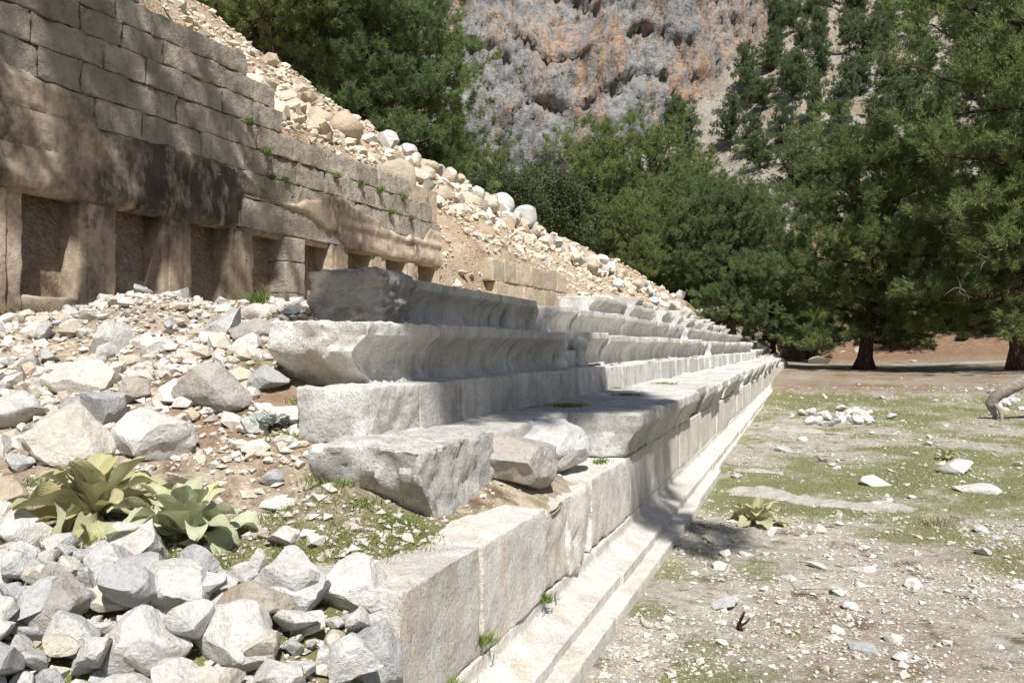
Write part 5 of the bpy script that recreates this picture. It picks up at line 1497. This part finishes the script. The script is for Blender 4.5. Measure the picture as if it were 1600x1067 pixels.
for a in [('A', 925, 58, 210, 0.5, 'pine with spreading top below the orange cliff'), ('B', 1015, 60, 195, 1.9, 'tall slender topped pine in the middle of the row'), ('A', 1075, 50, 250, 3.0, 'broad pine hanging over the upper seats'), ('T', 1146, 47, 285, 0.2, 'full pine whose dark trunk stands among the seat ends'),
          ('B', 1205, 55, 320, 2.6, 'rounded pine right of the trunk among the seats'), ('A', 985, 48, 300, 4.4, 'low leaning pine above the descending stone bank'), ('A', 770, 56, 235, 5.1, 'pine rising behind the evergreen oak'), ('B', 1245, 68, 365, 0.8, 'pine at the end of the seats close to the track'), ('A', 1165, 66, 290, 1.2, 'pine behind the rounded pine'), ('B', 1050, 70, 260, 2.9, 'pine mostly hidden behind the broad one')]:
    tree_at(a[0], a[1], a[2], a[3], a[4], a[5], G2)
p, D = ground_at(1350, 577)
plant('T', p - np.array([0, 0, 0.1]), 0.95, 1.0, 'dark shaded pine with leaning trunk in the middle of the track end', G3)
p, D = ground_at(1600, 582)
BIGD = D
BIGPINE = plant('R', p - np.array([0, 0, 0.1]), 1.0, 2.6, 'huge sunlit pine at the right edge with low hanging boughs', G3)
for px, D, tp, k, lab in [(1520, 92, 300, 'B', 'pine on the bank left of the huge pine trunk'), (1300, 90, 370, 'B', 'pine at the back between the seats and the dark pine'), (1580, 76, 330, 'A', 'low pine behind the huge pine trunk'), (1660, 70, 200, 'A', 'pine past the right edge behind the huge one')]:
    tree_at(k, px, D, tp, px * 0.37, lab, 'pines on the bank behind the track')

for i, (px, D, tp) in enumerate([(1262, 70, 452), (1298, 80, 440), (1398, 76, 455), (1440, 92, 400), (1482, 74, 468), (1528, 80, 440), (1562, 70, 470), (1330, 84, 430), (1490, 98, 390), (1420, 70, 500)]):
    tree_at('AB'[i % 2], px, D, tp, i * 1.7, 'young low crowned pine behind the track, %s' % ['next to the end of the seats', 'left of the dark pine trunk', 'right of the dark pine trunk', 'high on the bank in the middle', 'left of the low green shrubs', 'above the low green shrubs', 'against the huge pine trunk', 'just behind the dark pine trunk', 'highest on the bank', 'smallest on the bank foot'][i], 'young pines behind the track', wide=1.5)

# evergreen oak: small broad leaves
def oak_geo(seed, H, R, nt):
    rs = np.random.default_rng(seed)
    tb = [(smooth_path([(0, 0, 0), (0.1, 0, H * 0.2), (0, 0.15, H * 0.45), (0.2, 0.1, H * 0.7)], 10), np.linspace(0.28, 0.08, 10))]
    pads = []
    for i in range(64):
        v = rs.normal(size=3); v /= np.linalg.norm(v); v[2] = abs(v[2]) * 1.1 - 0.25
        c = np.array([0, 0, H * 0.5]) + v * np.array([R, R, H * 0.42]) * rs.uniform(0.6, 0.95)
        pads.append((c, rs.uniform(0.5, 1.0)))
        if i % 4 == 0: tb.append((smooth_path([(0, 0, H * rs.uniform(0.15, 0.5)), c * np.array([0.5, 0.5, 0.75]), c], 7), np.linspace(0.1, 0.02, 7)))
    C, N = [], []
    for c, pr in pads:
        m = nt // len(pads); v = rs.normal(size=(m, 3)); v /= np.linalg.norm(v, axis=1, keepdims=True)
        C.append(c + v * pr * rs.uniform(0.5, 1.05, (m, 1)) ** 0.5); N.append(v + [0, 0, 0.4])
    C = np.concatenate(C); N = np.concatenate(N); N /= np.linalg.norm(N, axis=1, keepdims=True)
    n = len(C); nb = 5
    d = rs.normal(size=(n, nb, 3)) * 0.8 + N[:, None]; d /= np.linalg.norm(d, axis=2, keepdims=True)
    s = np.cross(d, rs.normal(size=(n, nb, 3))); s /= np.linalg.norm(s, axis=2, keepdims=True)
    b = C[:, None] + rs.normal(size=(n, nb, 3)) * 0.08; L, W = 0.14, 0.075
    V = np.stack([b, b + d * L * 0.5 + s * W * 0.5, b + d * L, b + d * L * 0.5 - s * W * 0.5], 2).reshape(-1, 3)
    return tb, V, np.arange(n * nb * 4).reshape(-1, 4)
tb, V, f = oak_geo(31, 9, 3.6, 13000)
cm = mesh_np('crown', V, f, 4, False); cm.materials.append(M['oak']); PINES['oak'] = (make_trunk_mesh(tb, M['bark']), cm)
for px, D, tp, rz, lab in [(838, 50, 222, 0, 'dark rounded evergreen oak behind the dry stone bank'), (905, 54, 262, 2.1, 'smaller evergreen oak merging with the pines'), (775, 46, 235, 4, 'evergreen oak low behind the bank beside the crest pines')]:
    p = at(px, HOR, D); z = ground_z(p[0], p[1]); zt = EYE + (HOR - tp) / F * D
    plant('oak', (p[0], p[1], z - 0.1), (zt - z) / 9 * 1.0, rz, lab, 'evergreen oaks', 'oak_tree', sz=(zt - z) / 9)

for px, D, tp, rz, lab in [(1300, 74, 498, 1.0, 'low shrub left of the dark pine trunk'), (1402, 80, 500, 2.0, 'low shrub close behind the dark pine trunk'), (1505, 70, 512, 3.0, 'low green shrub left of the huge pine trunk'), (1545, 74, 500, 5.0, 'low green shrub against the huge pine trunk'), (1462, 88, 470, 0.4, 'shrub higher on the brown bank'), (1270, 66, 500, 4.2, 'shrub beside the end of the seats'), (1345, 92, 455, 2.2, 'tall shrub on the bank behind the dark pine'), (1425, 98, 440, 3.3, 'shrub under the back pines')]:
    p = at(px, HOR, D); z = ground_z(p[0], p[1]); zt = EYE + (HOR - tp) / F * D
    plant('oak', (p[0], p[1], z - 0.15), max(0.12, (zt - z) / 9) * 1.25, rz, lab, 'shrubs on the far bank', 'shrub', 'shrub', sz=max(0.12, (zt - z) / 9))
for i in range(12):
    px = random.uniform(1250, 1570); D = random.uniform(62, 86); p = at(px, HOR, D); z = random.uniform(0.35, 1.3)
    put_rock('bank_rock', 'grey rock on the brown bank behind the far end of the track', (p[0], p[1], ground_z(p[0], p[1])), (z * 1.5, z, z * 0.6), 'greyrock', me=random.choice(RKF), group='rocks on the far bank', sink=0.25)
def dead_twigs(tree, pts, seed, n=9, size=1.0):
    rs = random.Random(seed); inv = Matrix.Translation(tree.location) @ tree.rotation_euler.to_matrix().to_4x4() @ Matrix.Diagonal((*tree.scale, 1)); inv = inv.inverted()
    for (px, py, D) in pts:
        L = []
        P0 = at(px, py, D)
        for i in range(n):
            a = rs.uniform(0, 6.28); d = np.array([math.cos(a) * CT, math.cos(a) * ST, math.sin(a)]) * size * rs.uniform(0.4, 1.1) + np.array([0, -0.3, 0])
            q = smooth_path([P0, P0 + d * 0.5 + np.array([rs.gauss(0, .1) for _ in range(3)]) * size, P0 + d + np.array([rs.gauss(0, .15) for _ in range(3)]) * size], 8)
            q = np.array([list(inv @ Vector(v)) for v in q]); L.append((q, np.linspace(0.014, 0.004, 8)))
        tubes_mesh('dead_twigs', L, M['deadwood'], tree, 4, 0.1)
dead_twigs(BIGPINE, [(1545, 405, BIGD - 5.2), (1500, 450, BIGD - 4.8)], 3, 6, 0.55)

# forest on the far slope
cnt = 0; tries = 0; FT = []
while cnt < 135 and tries < 40000:
    tries += 1
    a = random.uniform(930, 1680); t = random.uniform(0.03, 0.99)
    P = mount_surface(a, t); px, py, D = proj(P)
    if not (-60 < py < 460): continue
    # scree gully kept open
    gx0 = np.interp(py, [0, 140, 230, 330], [1230, 1075, 1095, 1215])
    if abs(px - gx0) < np.interp(py, [0, 140, 240, 330], [30, 35, 30, 55]) and random.random() < 0.85: continue
    if px < np.interp(py, [0, 120, 160, 260, 330], [1235, 1120, 1040, 1000, 960]): continue
    dens = 0.14 + 0.9 * sstep(1080, 1280, px)
    if random.random() > dens: continue
    if any((P[0] - b[0]) ** 2 + (P[1] - b[1]) ** 2 < 6.0 ** 2 for b in FT): continue
    FT.append(P); cnt += 1
for i, P in enumerate(FT):
    plant(random.choice(['f1', 'f2', 'f3', 'f4']), (P[0], P[1], P[2] - 0.4), random.uniform(0.6, 1.0), random.uniform(0, 6.28), (lambda q: 'distant slope pine, %s and %s' % ('high near the frame top' if q[1] < 120 else ('halfway up' if q[1] < 240 else 'low above the nearer pines'), 'under the grey cliff' if q[0] < 1120 else ('beside the pale scree gully' if q[0] < 1240 else ('between gully and huge pine' if q[0] < 1400 else 'behind the huge pine'))))([float(v) for v in proj(P)]), 'pines on the mountain slope', sz=random.uniform(0.65, 1.1))
# shrubs on the cliff ledges
rs = np.random.default_rng(77)
n = 1300; i = rs.integers(0, len(ma), n); j = rs.integers(75, len(mt), n)
C0 = np.stack([MX2[i, j], MY2[i, j], MZ2[i, j]], 1)
Cs = np.repeat(C0, 16, 0) + rs.normal(size=(n * 16, 3)) * np.repeat(rs.uniform(0.25, 0.8, n), 16)[:, None]
Nn = rs.normal(size=Cs.shape) + np.array([0, 0, 0.8]); Nn /= np.linalg.norm(Nn, axis=1, keepdims=True)
V, f = tufts(Cs, Nn, 0.5, 0.22, 4, 0.6, rs)
tag(ob('cliff_shrubs', mesh_np('cliff_shrubs', V, f, 3, False), M['farneedle']), 'small dark shrubs clinging to the cliff ledges', 'shrubs', kind='stuff')

# pines behind the photographer whose shade falls on the wall and the middle of the seats
def shade_tree(name_label, base, padsB, padsA, topP, hubP, seed, ntB, ntA):
    rs = np.random.default_rng(seed)
    base = np.array(base); top = np.array(topP) - base; hub = np.array(hubP) - base
    tb = [(smooth_path([(0, 0, 0), top * np.array([0.2, 0.2, 0.35]), top * np.array([0.6, 0.6, 0.7]), top], 14), np.linspace(0.42, 0.12, 14)),
          (smooth_path([top * np.array([0.85, 0.85, 0.9]), (top + hub) / 2 + np.array([0, 0, 0.4]), hub], 9), np.linspace(0.16, 0.07, 9))]
    C, N = [], []
    for pads, src, nt in ((padsB, top, ntB), (padsA, hub, ntA)):
        for (c, pr, fl) in pads:
            c = np.array(c) - base
            tb.append((smooth_path([src, (src + c) / 2 + np.array([0, 0, 0.25]), c], 8), np.linspace(0.06, 0.02, 8)))
            m = int(nt * pr ** 2)
            v = rs.normal(size=(m, 3)); v /= np.linalg.norm(v, axis=1, keepdims=True)
            C.append(c + v * pr * rs.uniform(0.1, 1.05, (m, 1)) ** 0.5 * np.array([1, 1, fl])); N.append(v + [0, 0, 0.4])
    C = np.concatenate(C); N = np.concatenate(N); N /= np.linalg.norm(N, axis=1, keepdims=True)
    V, f = tufts(C, N, 0.26, 0.05, 9, 0.55, rs)
    e = empty('pine_tree', base); tag(e, name_label, 'tree')
    tm = make_trunk_mesh(tb, M['bark']); ob('trunk', tm, None, e)
    ob('crown', mesh_np('crown', V, f, 3, False), M['needle'], e)
sd_ = np.array([math.sin(SUN_AZ) * math.cos(SUN_EL), -math.cos(SUN_AZ) * math.cos(SUN_EL), math.sin(SUN_EL)])
def above(P, h):
    P = np.array(P, float); return tuple(P + sd_ * (h / sd_[2]))
padsA = [(above((-0.95, 7.0, 0.0), 11.5), 0.5, 0.6), (above((-1.7, 7.4, 1.0), 11), 0.8, 0.5), (above((-2.3, 6.7, 1.3), 11.2), 0.95, 0.5), (above((-2.4, 8.2, 1.5), 10.6), 1.0, 0.5), (above((-3.1, 7.6, 2.0), 11.0), 1.2, 0.5), (above((-3.2, 9.2, 2.0), 10.4), 0.9, 0.5), (above((-3.1, 5.9, 1.9), 10.6), 0.8, 0.5), (above((-2.2, 5.45, 1.25), 11.0), 0.5, 0.5), (above((-2.25, 6.1, 1.3), 10.7), 0.6, 0.5), (above((-2.5, 5.5, 1.6), 10.9), 0.45, 0.5), (above((-4.2, 8.0, 2.0), 10.4), 1.0, 0.5)]
padsB = []
for s, z, r in [(4.6, 5.6, 1.0), (5.8, 5.9, 1.0), (7.0, 5.2, 1.1), (8.0, 5.0, 0.9), (5.2, 4.4, 0.9), (6.9, 4.35, 0.6), (7.6, 4.0, 1.0), (8.8, 4.1, 0.9), (9.4, 3.5, 0.45), (7.2, 3.3, 0.6), (8.6, 2.9, 0.6), (11.3, 3.6, 0.32)]:
    x, y = wall_xy(s, 0); padsB.append((above((x, y, z), 9.5 + 2.2 * random.random()), r, 0.6))
shade_tree('tall pine behind the photographer shading the wall and the middle seats', (-4.0, -2.0, 0.6), padsB, padsA, above((-7.3, 6.8, 3.0), 9.5), above((-4.4, 7.6, 2.0), 10.4), 92, 62, 420)
